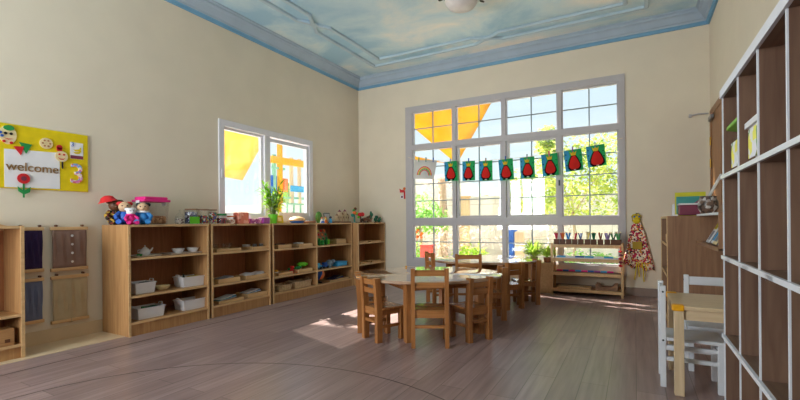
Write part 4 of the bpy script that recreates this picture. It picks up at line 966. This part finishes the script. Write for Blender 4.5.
def bin_(y0, y1, z, label, mats, lid):
    r = thing('toy_bin', label, 'container', (.39, (y0+y1)/2, z), 0, 'bins in the tall cubby shelf'); w = (y1-y0)/2
    obj('body', B().tray(-.07, .07, -w, w, 0, .13, .005, .018), mats[0], r)
    stuff(obj('contents', B().box(-.045, .045, -w+.025, w-.025, .01, .10, bev=.01), mats[1], r))
    obj('paper_label', B().box(-.074, -.071, -w+.02, w-.02, .02, .11), 'mix', r); obj('paper_label', B().box(-.05, .04, -w-.003, -w, .02, .11), 'mix', r)
    if lid: obj('lid', B().box(-.085, .08, -w-.012, w+.012, -.009, .009, bev=.004, M=Matrix.Translation((0, 0, .155)) @ Matrix.Rotation(.22, 4, 'Y')), lid, r)
    else: obj('rim', B().tray(-.078, .078, -w-.008, w+.008, .118, .136, .012), mats[0], r)
W['mix'] = speck('bin_contents', [(236, 230, 90), (226, 230, 226), (90, 140, 90), (230, 230, 240), (120, 130, 60)], 30)
bin_(1.82, 2.0, lev[4], 'clear bin with a green lid in the upper row of the tall shelf, end cell', ('clear', 'mix'), P('lidg', (120, 176, 60)))
bin_(1.56, 1.73, lev[4], 'white open bin in the upper row of the tall shelf, second cell', ('plastic', 'mix'), None)
tag(obj('small_box', B().box(.34, .42, 1.58, 1.70, lev[2], lev[2]+.035, bev=.003), P('paleblue', (150, 170, 196))), 'small pale blue box lying low in the tall cubby shelf', 'box')

# ------------------------------------------------------------------ tan side cabinet against the right wall and the wall rack in front of it
CX0, CX1, CY0, CY1, CH = .244, .80, 4.4, 5.33, 1.034
r = thing('side_cabinet', 'tan open cabinet standing out from the right wall near the door', 'cabinet', ((CX0+CX1)/2, (CY0+CY1)/2, 0)); a = (CX1-CX0)/2; d = (CY1-CY0)/2
for s in (-1, 1):
    y = s*(d-.011); p = obj('side_panel', B().box(-a+.006, a, y-.011, y+.011, 0, CH), 'tan_lam', r); obj('edge_strip', B().box(-a, -a+.006, y-.011, y+.011, 0, CH), 'maple_edge', p)
for z, n in ((CH, 'top_panel'), (.785, 'shelf_board'), (.51, 'shelf_board'), (.14, 'bottom_panel')):
    p = obj(n, B().box(-a+.006, a, -d+.022, d-.022, z-.022, z), 'tan_lam', r); obj('edge_strip', B().box(-a, -a+.006, -d+.022, d-.022, z-.022, z), 'maple_edge', p)
obj('back_panel', B().box(a-.01, a, -d+.022, d-.022, .1, CH-.022), 'tan_lam', r); obj('plinth', B().box(-a+.02, -a+.035, -d+.022, d-.022, 0, .118), 'tan_lam', r)
for k, (y, z, h) in enumerate(((4.62, .785, .05), (4.75, .785, .08), (4.66, .51, .035))):
    tag(obj('wooden_block', B().box(.26, .36, y, y+.09, z, z+h, bev=.004), 'maple_edge'), ('low wooden block on the upper shelf of the tan cabinet', 'tall wooden block on the upper shelf of the tan cabinet', 'flat wooden block on the lower shelf of the tan cabinet')[k], 'block', 'wooden blocks in the tan cabinet')
r = thing('book_rack', 'brown wall rack with a pale top and a sloping magazine ledge', 'rack', (.64, 3.86, 0)); a = .175; d = .52
obj('back_panel', B().box(a-.012, a, -d, d, .78, 1.04), 'tan_lam', r); obj('end_panel', B().box(-a, a-.012, -d, -d+.016, .80, 1.03), 'tan_lam', r)
p = obj('top_panel', B().box(-a, a-.012, -d, d, 1.03, 1.046), 'tan_lam', r); obj('edge_strip', B().box(-a-.005, -a, -d, d, 1.03, 1.046), 'white_edge', p)
p = obj('ledge', B().box(-a, a-.012, -d, d, .795, .812), 'tan_lam', r); obj('lip', B().box(-a-.006, -a, -d, d, .795, .822), 'tan_lam', p)
def magazine(x, y, z, cols, label, tilt=.5, h=.2, w=.14, rz=0.):
    r = thing('magazine', label, 'magazine', (x, y, z), rz, 'magazines on the wall rack'); M = Matrix.Rotation(tilt, 4, 'Y')
    obj('cover', B().box(-.004, .004, -w/2, w/2, 0, h, M=M), cols[0], r)
    obj('cover_band', B().box(-.0055, -.004, -w/2+.008, w/2-.008, h*.6, h*.9, M=M), cols[1], r); obj('cover_picture', B().box(-.0055, -.004, -w/2+.02, w/2-.02, h*.12, h*.52, M=M), cols[2], r)
for k, y in enumerate((4.27, 4.10, 3.93, 3.76, 3.6)):
    magazine(.52+.01*(k % 2), y, .813, [('paper', 'mustard', 'grey'), ('paper', 'dark', 'sky'), ('cream', 'black', 'grey'), ('paper', 'steel', 'maroon'), ('cream', 'blue', 'grey')][k],
             ['pale magazine with a mustard band, nearest the tan cabinet', 'pale magazine with a dark band on the wall rack', 'cream magazine with a black band on the wall rack', 'pale magazine with a steel blue band on the wall rack', 'cream magazine with a blue band on the wall rack'][k])
# things on the cabinet
r = thing('storage_box', 'maroon box in a white carrying frame on top of the tan cabinet', 'box', (.405, 4.56, CH))
obj('box', B().box(-.06, .10, -.09, .09, .006, .095, bev=.006), 'maroon', r); obj('lid', B().box(-.065, .105, -.095, .095, .095, .11, bev=.004), 'paper', r)
obj('handle', B().tube([(-.10, -.08, .006), (-.10, -.08, .10), (-.095, .08, .10), (-.095, .08, .006)], .008, 8).box(-.11, -.07, -.085, .085, 0, .012), 'paper', r)
r = thing('display_card', 'yellow, teal and purple display card standing behind the maroon box', 'card', (.455, 4.78, CH)); M = Matrix.Rotation(-.12, 4, 'X')
obj('card', B().box(-.12, .12, -.004, .004, 0, .225, M=M), P('cardy', (196, 190, 40)), r)
obj('teal_panel', B().box(-.11, .115, -.006, -.004, .02, .185, M=M), P('cardt', (60, 140, 136)), r)
obj('purple_panel', B().prism([(-.09, .02), (.115, .02), (.115, .16), (.07, .155)], M @ Matrix(((1, 0, 0, 0), (0, 0, -1, -.006), (0, 1, 0, 0), (0, 0, 0, 1))), .002), P('cardp', (128, 60, 96)), r)
W['woven'] = speck('woven_foil', [(90, 72, 64), (150, 140, 136), (60, 48, 44), (190, 184, 180), (110, 84, 70)], 45, .3)
r = thing('woven_pot', 'round shiny woven pot on the brown rack top beside the maroon box', 'pot', (.528, 4.28, 1.046))
obj('body', B().lathe([(0, 0), (.05, 0), (.072, .05), (.07, .1), (.055, .135), (.05, .135), (.062, .1), (.06, .05), (0, .01)], seg=18), 'woven', r); obj('rim', B().lathe([(.048, .13), (.06, .133), (.058, .145), (.048, .142)], seg=18), 'woven', r)
magazine(.60, 4.0, 1.046, ('sky', 'orange', 'paper'), 'blue and orange picture book leaning on top of the brown rack', .25, .17, .12)
tag(obj('white_roll', B().cyl((.552, 5.09, 1.045), (.785, 5.453, 1.461), .014, seg=10), 'paper'), 'thin white roll leaning on the right wall above the tan cabinet', 'roll')

# ------------------------------------------------------------------ pale table and white chairs on the right
r = thing('activity_table', 'pale birch table with yellow corner guards at the right', 'table', (.45, 3.13, 0)); tw, td, th = .265, .265, .512
obj('tabletop', B().box(-tw, tw, -td, td, th-.022, th, bev=.003), 'pale_wood_h', r)
for sx in (-1, 1):
    for sy in (-1, 1):
        obj('leg', B().box(sx*(tw-.03)-.024, sx*(tw-.03)+.024, sy*(td-.028)-.024, sy*(td-.028)+.024, 0, th-.022, bev=.003), 'pale_wood', r)
        obj('corner_guard', B().box(sx*(tw-.025)-.03, sx*(tw-.025)+.03, sy*(td-.02)-.025, sy*(td-.02)+.025, th-.03, th+.006, bev=.007), 'yellow', r)
for s in (-1, 1): obj('apron', B().box(-tw+.05, tw-.05, s*(td-.03)-.01, s*(td-.03)+.01, th-.08, th-.022), 'pale_wood_h', r); obj('apron', B().box(s*(tw-.03)-.01, s*(tw-.03)+.01, -td+.05, td-.05, th-.08, th-.022), 'pale_wood_h', r)
def white_chair(loc, rz, label):
    r = thing('child_chair', label, 'chair', loc, rz, 'white painted chairs at the pale table'); w = .135; d = .155; p = .03; h = .605; seat = .30
    for s in (-1, 1):
        obj('leg', B().box(s*(w-p/2)-p/2, s*(w-p/2)+p/2, -d, -d+p, 0, h, bev=.003), 'white_paint', r); obj('leg', B().box(s*(w-p/2)-p/2, s*(w-p/2)+p/2, d-p, d, 0, seat-.02, bev=.003), 'white_paint', r)
        for z in (.16, .23): obj('stretcher', B().box(s*(w-p/2)-.01, s*(w-p/2)+.01, -d+p, d-p, z, z+.022), 'white_paint', r)
        obj('screw', B().ell((s*(w+.001), -d+p/2, .57), (.003, .006, .006), seg=8).ell((s*(w+.001), -d+p/2, .28), (.003, .006, .006), seg=8), 'dark', r)
    obj('seat', B().box(-w-.004, w+.004, -d+p+.002, d+.008, seat-.02, seat, bev=.004), 'white_paint', r)
    for z0, z1 in ((h-.07, h-.012), (h-.19, h-.135)): obj('back_slat', B().box(-w+p, w-p, -d+.006, -d+.024, z0, z1, bev=.003), 'white_paint', r)
    obj('seat_rail', B().box(-w+p, w-p, d-.024, d-.006, seat-.06, seat-.02), 'white_paint', r)
    return r
wc = white_chair((.283, 3.12, 0), -PI/2, 'white painted chair at the left side of the pale table')
dup(wc, (.44, 3.53, 0), PI, 'white painted chair at the far side of the pale table, facing the viewer')

# ------------------------------------------------------------------ ceiling lamp
r = thing('ceiling_lamp', 'frosted dome ceiling lamp with dark leaf-shaped brackets', 'lamp', (-1.62, 4.35, 0))
W['frost'] = plain('frosted_glass', (214, 208, 206), .3, .5)
obj('dome', B().lathe([(.185, 3.42), (.175, 3.37), (.14, 3.32), (.08, 3.29), (0, 3.28)], seg=28), 'frost', r)
obj('ceiling_plate', B().lathe([(0, ZC), (.2, ZC), (.215, 3.55), (.21, 3.45), (.19, 3.42), (0, 3.42)], seg=28), P('lampmetal', (120, 126, 122), .35, metal=.6), r)
for k in range(4):
    a = math.radians(29)+k*PI/2; M = Tm(-0, 0, 3.42, a)
    b = B().ell((.21, 0, .0), (.045, .03, .012), M=M).ell((.225, .02, -.03), (.03, .018, .010), M=M, rot=(.3, .3, 0)).tube([(.19, 0, .01), (.23, 0, .02), (.24, 0, -.02)], .008, 6, M=M)
    obj('leaf_bracket', b, 'dark', r)

# ------------------------------------------------------------------ outside
P('ground', (212, 207, 196), .95)
g = B().box(-30, 20, YB+T+.05, 26, -.16, -.13); struct(obj('ground_back', g, 'ground'))
g = B().box(-30, XL-T-.05, -8, YB+T+.05, -.16, -.13); struct(obj('ground_left', g, 'ground'))
W['blocks'] = mat_blocks()
struct(obj('boundary_wall', B().box(-16, 10, 12, 12.2, -.13, 1.66).box(-16, 10, 11.97, 12.23, 1.66, 1.74), 'blocks'))
struct(obj('garden_kerb', B().box(-7, 4, 9.0, 9.12, -.13, .12), 'blocks'))
W['leaf1'] = thin('tree_leaf', (224, 226, 122), .5, (150, 178, 84)); W['leaf2'] = thin('palm_leaf', (206, 216, 196), .45, (170, 186, 164)); W['leaf3'] = thin('dry_leaf', (232, 208, 196), .45, (206, 176, 166))
W['leaf4'] = thin('bush_leaf', (176, 222, 120), .5, (140, 194, 96)); W['bark'] = wood('bark', (206, 186, 164), (176, 154, 134), 'z', .9, .1)
def tree(label, x, y, blobs, n, mat, trunk, L=.12, w=.03):
    r = thing('tree', label, 'tree', (x, y, -.13), 0, 'trees and bushes in the garden'); f = B()
    for k in range(n):
        c, rad = blobs[k % len(blobs)]
        u = Vector((random.gauss(0, 1), random.gauss(0, 1), random.gauss(0, 1))).normalized()*random.uniform(.35, 1)**.6
        p = Vector(c)+Vector((u.x*rad[0], u.y*rad[1], u.z*rad[2]))
        d = Vector((random.uniform(-1, 1), random.uniform(-1, 1), random.uniform(-.8, .5)))
        f.leaf(p, d, (random.uniform(-1, 1), random.uniform(-1, 1), 1), L*random.uniform(.7, 1.3), w)
    obj('foliage', f, mat, r)
    if trunk:
        b = B().tube([(0, 0, 0), (.05, .02, trunk*.5), (0, 0, trunk)], [.05, .035, .025], 8)
        for c, rad in blobs: b.tube([(0, 0, trunk*.8), tuple((Vector((0, 0, trunk))+Vector(c))*.5), tuple(c)], [.016, .012, .006], 6)
        obj('trunk', b, 'bark', r)
tree('broad leafy tree with yellow-green leaves outside the right half of the big window', -1.15, 9.6, [((0, 0, 2.2), (1.0, .7, .75)), ((.8, .1, 2.35), (.9, .7, .7)), ((-.8, 0, 1.75), (.7, .6, .6)), ((.3, 0, 1.55), (1.3, .7, .45)), ((-.5, .1, 2.9), (.25, .3, .3))], 4200, 'leaf1', 1.5, .11, .03)
tree('small green tree outside the left end of the big window', -4.5, 9.1, [((0, 0, 1.5), (.5, .4, .35)), ((.35, 0, 1.2), (.4, .4, .35)), ((-.3, 0, 1.1), (.35, .35, .4))], 700, 'leaf4', 1.1, .14, .03)
tree('low lime green bush outside behind the far table', -3.05, 8.6, [((0, 0, .35), (.42, .3, .28))], 500, 'limeleaf', .3, .14, .02)
tree('low reddish twiggy bush outside the left end of the big window', -4.05, 9.3, [((0, 0, .75), (.5, .3, .4)), ((.7, 0, .7), (.5, .3, .4))], 500, 'leaf3', .6, .10, .014)
tree('low green bush at the foot of the left end of the big window', -4.4, 8.4, [((0, 0, .4), (.35, .25, .35))], 350, 'leaf4', .3, .12, .025)
tree('grey twiggy bush against the boundary wall behind the far table', -3.0, 11.2, [((0, 0, .8), (.7, .3, .5)), ((1.1, 0, .75), (.6, .3, .5))], 380, 'leaf3', .6, .12, .012)
tree('pale green bush outside behind the pencil rack', -.75, 8.6, [((0, 0, .35), (.6, .3, .22))], 400, 'leaf4', .2, .12, .02)
def palm(x, y, h, n, label, mat, L=1.3, droop=.9):
    r = thing('palm_tree', label, 'palm', (x, y, -.13), 0, 'palms behind the boundary wall')
    obj('trunk', B().tube([(0, 0, 0), (.04, 0, h*.5), (0, 0, h)], [.16, .13, .11], 10), 'bark', r); f = B()
    for k in range(n):
        a = 2*PI*k/n+random.uniform(-.15, .15); e = random.uniform(.1, 1.2)
        for j in range(14):
            t = j/14; p = Vector((math.cos(a)*L*t*math.cos(e*(1-t*.6)), math.sin(a)*L*t*math.cos(e*(1-t*.6)), h+L*t*math.sin(e)-droop*t*t*L))
            for s in (-1, 1): f.leaf(p, (math.cos(a+s*.9), math.sin(a+s*.9), -.35), (0, 0, 1), .32*(1-t*.5), .016)
    obj('fronds', f, mat, r)
palm(-4.3, 13.6, 2.0, 15, 'palm with pale grey-green fronds behind the wall, seen above the far table', 'leaf2'); palm(-2.3, 14.0, 1.9, 13, 'palm behind the wall, half hidden by the yellow-green tree', 'leaf2')
palm(-4.62, 10.75, 2.35, 10, 'dry palm with drooping brown fronds outside the left half of the big window', 'leaf3', .8, 1.7)
# garden structures
b = B().box(-9.6, -5.7, 13.2, 16, -.13, 2.35).box(-9.8, -5.5, 13.0, 16.2, 2.35, 2.5)
tag(obj('house', b, P('white_render', (226, 222, 218), .9)), 'plain white flat-roofed house beyond the boundary wall', 'house')
r = thing('playhouse_post', 'tan wooden panel standing outside behind the rainbow end of the string', 'panel', (-3.93, 10.6, -.13)); obj('panel', B().box(-.16, .16, -.03, .03, 0, 1.75, bev=.005), 'pale_wood', r); obj('cap', B().box(-.18, .18, -.05, .05, 1.75, 1.8), 'maple_edge', r)
r = thing('play_post', 'blue painted play post with a pale board outside the third window bay', 'play equipment', (-2.3, 9.0, -.13))
obj('post', B().box(-.07, .07, -.06, .06, 0, .98, bev=.01).ell((.06, 0, .98), (.1, .05, .08)).box(-.12, .2, -.1, .1, 0, .1, bev=.02), 'blue', r); obj('board', B().box(.09, .28, -.03, .03, .08, .9), 'pale_wood', r)
r = thing('garden_bin', 'red upright box outside behind the far-table chair', 'box', (-3.82, 8.1, -.13)); obj('body', B().box(-.13, .13, -.1, .1, 0, .62, bev=.01), P('coral', (226, 90, 84)), r); obj('lid', B().box(-.14, .14, -.11, .11, .62, .66, bev=.01), 'coral', r)
b = B()
for k in range(14):
    a = random.uniform(0, 2*PI); b.ell((-4.47+.15*math.cos(a), 8.9+.1*math.sin(a), .72+random.uniform(-.1, .1)), .035, seg=8)
b.tube([(-4.47, 8.9, -.13), (-4.47, 8.9, .72)], .01, 6)
tag(obj('flowering_stem', b, 'orange'), 'orange flowers outside at the left edge of the big window', 'flowers')
W['sail'] = thin('yellow_sail', (208, 168, 62), .6, (202, 158, 50)); W['sail2'] = thin('white_sail', (244, 232, 214), .5)
def sail(pts, label, mat, sag=.15):
    b = B(); n = 10; P0, P1, P2 = [Vector(p) for p in pts]; idx = {}
    for i in range(n+1):
        for j in range(n+1-i):
            u, v = i/n, j/n; w_ = 1-u-v; p = P0*w_+P1*u+P2*v; p.z -= sag*27*u*v*w_; idx[i, j] = b.bm.verts.new(p)
    for i in range(n):
        for j in range(n-i):
            b.bm.faces.new((idx[i, j], idx[i+1, j], idx[i, j+1]))
            if j < n-i-1: b.bm.faces.new((idx[i+1, j], idx[i+1, j+1], idx[i, j+1]))
    for f in b.bm.faces: f.smooth = True
    r = thing('shade_sail', label, 'shade sail', tuple(P0), 0, 'yellow shade sails'); o = obj('cloth', b, mat, r); o.location = -P0
    o.modifiers.new('thick', 'SOLIDIFY').thickness = .006
    return r
sail([(-4.076, 10.5, 2.518), (-2.258, 8.5, 3.878), (-4.802, 8.5, 3.535)], 'yellow triangular shade sail outside the upper left of the big window', 'sail', .02)
sail([(-5.3, 9.5, 2.78), (-4.36, 10.5, 2.565), (-5.3, 9.5, 2.62)], 'narrow yellow shade sail just below the triangular one outside the big window', 'sail', .0)
tag(obj('sail_pole', B().cyl((-4.08, 10.55, -.13), (-4.08, 10.55, 2.6), .03), 'white_frame'), 'thin white pole outside holding the tip of the yellow triangular sail', 'pole')
b = B(); n = 8; Q = [Vector(p) for p in ((-9.1, 5.4, 2.3), (-9.0, 7.76, 2.14), (-8.8, 9.2, 4.6), (-8.6, 5.4, 4.9))]; gr_ = []
for i in range(n+1):
    gr_.append([b.bm.verts.new(Q[0].lerp(Q[1], i/n).lerp(Q[3].lerp(Q[2], i/n), j/n)) for j in range(n+1)])
for i in range(n):
    for j in range(n): b.bm.faces.new((gr_[i][j], gr_[i+1][j], gr_[i+1][j+1], gr_[i][j+1])).smooth = True
W['sail_hazed'] = thin('hazed_yellow_sail', (224, 192, 120), .55, (218, 184, 106))  # paler copy of the sail yellow; outdoor haze put into the colour
o = tag(obj('shade_sail', b, 'sail_hazed'), 'large yellow shade sail outside the left sliding window', 'shade sail', 'yellow shade sails'); o.modifiers.new('thick', 'SOLIDIFY').thickness = .006
m, nt, out = _new('added_dimming_net'); t_ = nt.nodes.new('ShaderNodeBsdfTransparent'); d_ = nt.nodes.new('ShaderNodeBsdfTranslucent'); mx = nt.nodes.new('ShaderNodeMixShader'); mx.inputs[0].default_value = .66
t_.inputs[0].default_value = (1, 1, 1, 1); d_.inputs[0].default_value = rgb((226, 222, 226)); nt.links.new(t_.outputs[0], mx.inputs[1]); nt.links.new(d_.outputs[0], mx.inputs[2]); nt.links.new(mx.outputs[0], out.inputs['Surface']); W['net'] = m
b = B().prism([(4.0, 4.9), (4.95, 4.9), (5.93, 6.6), (4.0, 6.6)], Matrix(((0, 0, 1, -9.3), (1, 0, 0, 0), (0, 1, 0, 0), (0, 0, 0, 1))), .004)
tag(obj('added_dimming_net', b, 'net'), 'added unseen white net dimming part of the sun patch, high outside the left window', 'shade net')  # out of view, added only to weaken the sun on part of the floor
# ------------------------------------------------------------------ play area seen through the left window
P('sage', (130, 180, 150)); W['hedge'] = speck('hedge_leaves', [(120, 160, 100), (150, 180, 120), (110, 146, 96), (170, 196, 140)], 8, .9)
r = thing('climbing_tower', 'yellow and green climbing frame outside the sliding half of the left window', 'play equipment', (-9.0, 9.6, -.13))
obj('post', B().box(-.06, .06, -.55, -.43, 0, 3.6, bev=.01), 'yellow', r)
for yy in (-.72, -.02, .32, .62): obj('post', B().box(-.04, .04, yy-.05, yy+.05, 0, 3.1, bev=.01), 'pale_wood' if yy > -.5 else 'sage', r)
obj('beam', B().box(-.07, .07, -.85, .55, 2.85, 3.05, bev=.01), 'yellow', r); obj('beam_end', B().box(-.06, .06, .55, .95, 2.9, 3.1, bev=.01), 'steel', r)
obj('rail', B().box(-.03, .03, -.8, -.3, 2.69, 2.75).box(-.03, .03, -.8, .9, 1.86, 1.92), 'sage', r)
obj('panel', B().box(-.02, .02, -.85, -.62, 2.0, 2.5, bev=.01), 'blue', r); obj('panel', B().box(-.02, .02, -.40, -.18, 2.05, 2.45, bev=.01), 'orange', r)
obj('slide_edge', B().box(.02, .06, -.1, .95, 2.08, 2.26, bev=.01), 'sky', r)
r = thing('playhouse', 'white lattice-fronted playhouse low outside the sliding half of the left window', 'playhouse', (-8.8, 9.75, -.13))
obj('body', B().box(-.5, 0, -.65, .6, 0, 1.72, bev=.01), 'paper', r)
b = B()
for k in range(5): b.box(0, .03, -.6+.28*k, -.56+.28*k, 1.1, 1.7)
for z in (1.1, 1.4, 1.68): b.box(0, .031, -.62, .58, z, z+.04)
obj('lattice', b, 'sage', r)
tag(obj('hedge', B().box(-11.6, -11.0, 11.35, 11.9, -.13, 2.5, bev=.1), 'hedge'), 'dark green hedge far outside the left window behind the climbing frame', 'hedge')
tag(obj('house', B().box(-17, -13, 4, 10.2, -.13, 2.1).box(-16.5, -13.2, 6.5, 8.2, 2.1, 2.75), P('haze_white', (226, 230, 236), .9)), 'low white building, widened to stand for haze, far outside the left window under the yellow sail', 'house')  # building widened so its white stands for the bright haze in the lower pane
# ------------------------------------------------------------------ light
w = bpy.data.worlds.new('sky'); S.world = w; w.use_nodes = True; nt = w.node_tree; nt.nodes.clear()
o = nt.nodes.new('ShaderNodeOutputWorld'); bg = nt.nodes.new('ShaderNodeBackground'); tc = nt.nodes.new('ShaderNodeTexCoord'); sx = nt.nodes.new('ShaderNodeSeparateXYZ'); rm = nt.nodes.new('ShaderNodeValToRGB')
rm.color_ramp.elements[0].position = .0; rm.color_ramp.elements[0].color = rgb((236, 242, 246)); rm.color_ramp.elements[1].position = .6; rm.color_ramp.elements[1].color = rgb((176, 210, 240))
nt.links.new(tc.outputs['Generated'], sx.inputs[0]); nt.links.new(sx.outputs['Z'], rm.inputs[0]); nt.links.new(rm.outputs[0], bg.inputs[0]); nt.links.new(bg.outputs[0], o.inputs[0])
bg.inputs[1].default_value = .70
def light(name, kind, loc, d, energy, color=(1, 1, 1), size=None):
    L = bpy.data.lights.new(name, kind); L.energy = energy; L.color = color
    if kind == 'AREA': L.shape = 'RECTANGLE'; L.size, L.size_y = size
    if kind == 'SUN': L.angle = math.radians(.6)
    ob = bpy.data.objects.new(name, L); COL.objects.link(ob); ob.location = loc; ob.rotation_euler = Vector(d).to_track_quat('-Z', 'Y').to_euler(); return ob
light('sun', 'SUN', (-9, 9, 9), (1, -.345, -.9), 15, (1, .93, .84))
for nm_, loc, d, sz in (('portal_back', (-1.757, YB+.22, 1.62), (0, -1, 0), (3.4, 2.75)), ('portal_left', (XL-.2, 4.27, 1.65), (1, 0, 0), (1.8, 1.35))):
    pl = light(nm_, 'AREA', loc, d, 1, size=sz); pl.data.cycles.is_portal = True
light('fill_front_window', 'AREA', (-3.4, YF-.25, 1.7), (.16, 1, .62), 170, (.92, .96, 1), (1.65, 2.3))  # added fill lamp outside the unseen window, tilted up towards the ceiling

# ------------------------------------------------------------------ camera
cam = bpy.data.cameras.new('camera'); cam.sensor_width = 36; cam.lens = 424.92/800*36; cam.shift_y = (222.3-200)/800; cam.clip_start = .02
co = bpy.data.objects.new('camera', cam); COL.objects.link(co)
ya, ro = math.radians(28.927), math.radians(.525)
R = Matrix.Rotation(ya, 3, 'Z')
right = R @ Vector((math.cos(ro), 0, -math.sin(ro))); fwd = R @ Vector((0, 1, 0)); up = right.cross(fwd)
M = Matrix.Identity(4)
for i in range(3): M[i][0], M[i][1], M[i][2] = right[i], up[i], -fwd[i]
M[2][3] = 1.0
co.matrix_world = M; S.camera = co
vs = S.view_settings; S.display_settings.display_device = 'sRGB'; vs.view_transform = 'Standard'; vs.look = 'None'; vs.gamma = 1; vs.use_curve_mapping = False; vs.exposure = .92
c = S.cycles; c.max_bounces = 10; c.diffuse_bounces = 6; c.glossy_bounces = 4; c.transparent_max_bounces = 12; c.transmission_bounces = 6; c.caustics_reflective = False; c.caustics_refractive = False
c.sample_clamp_indirect = 6; c.use_denoising = True
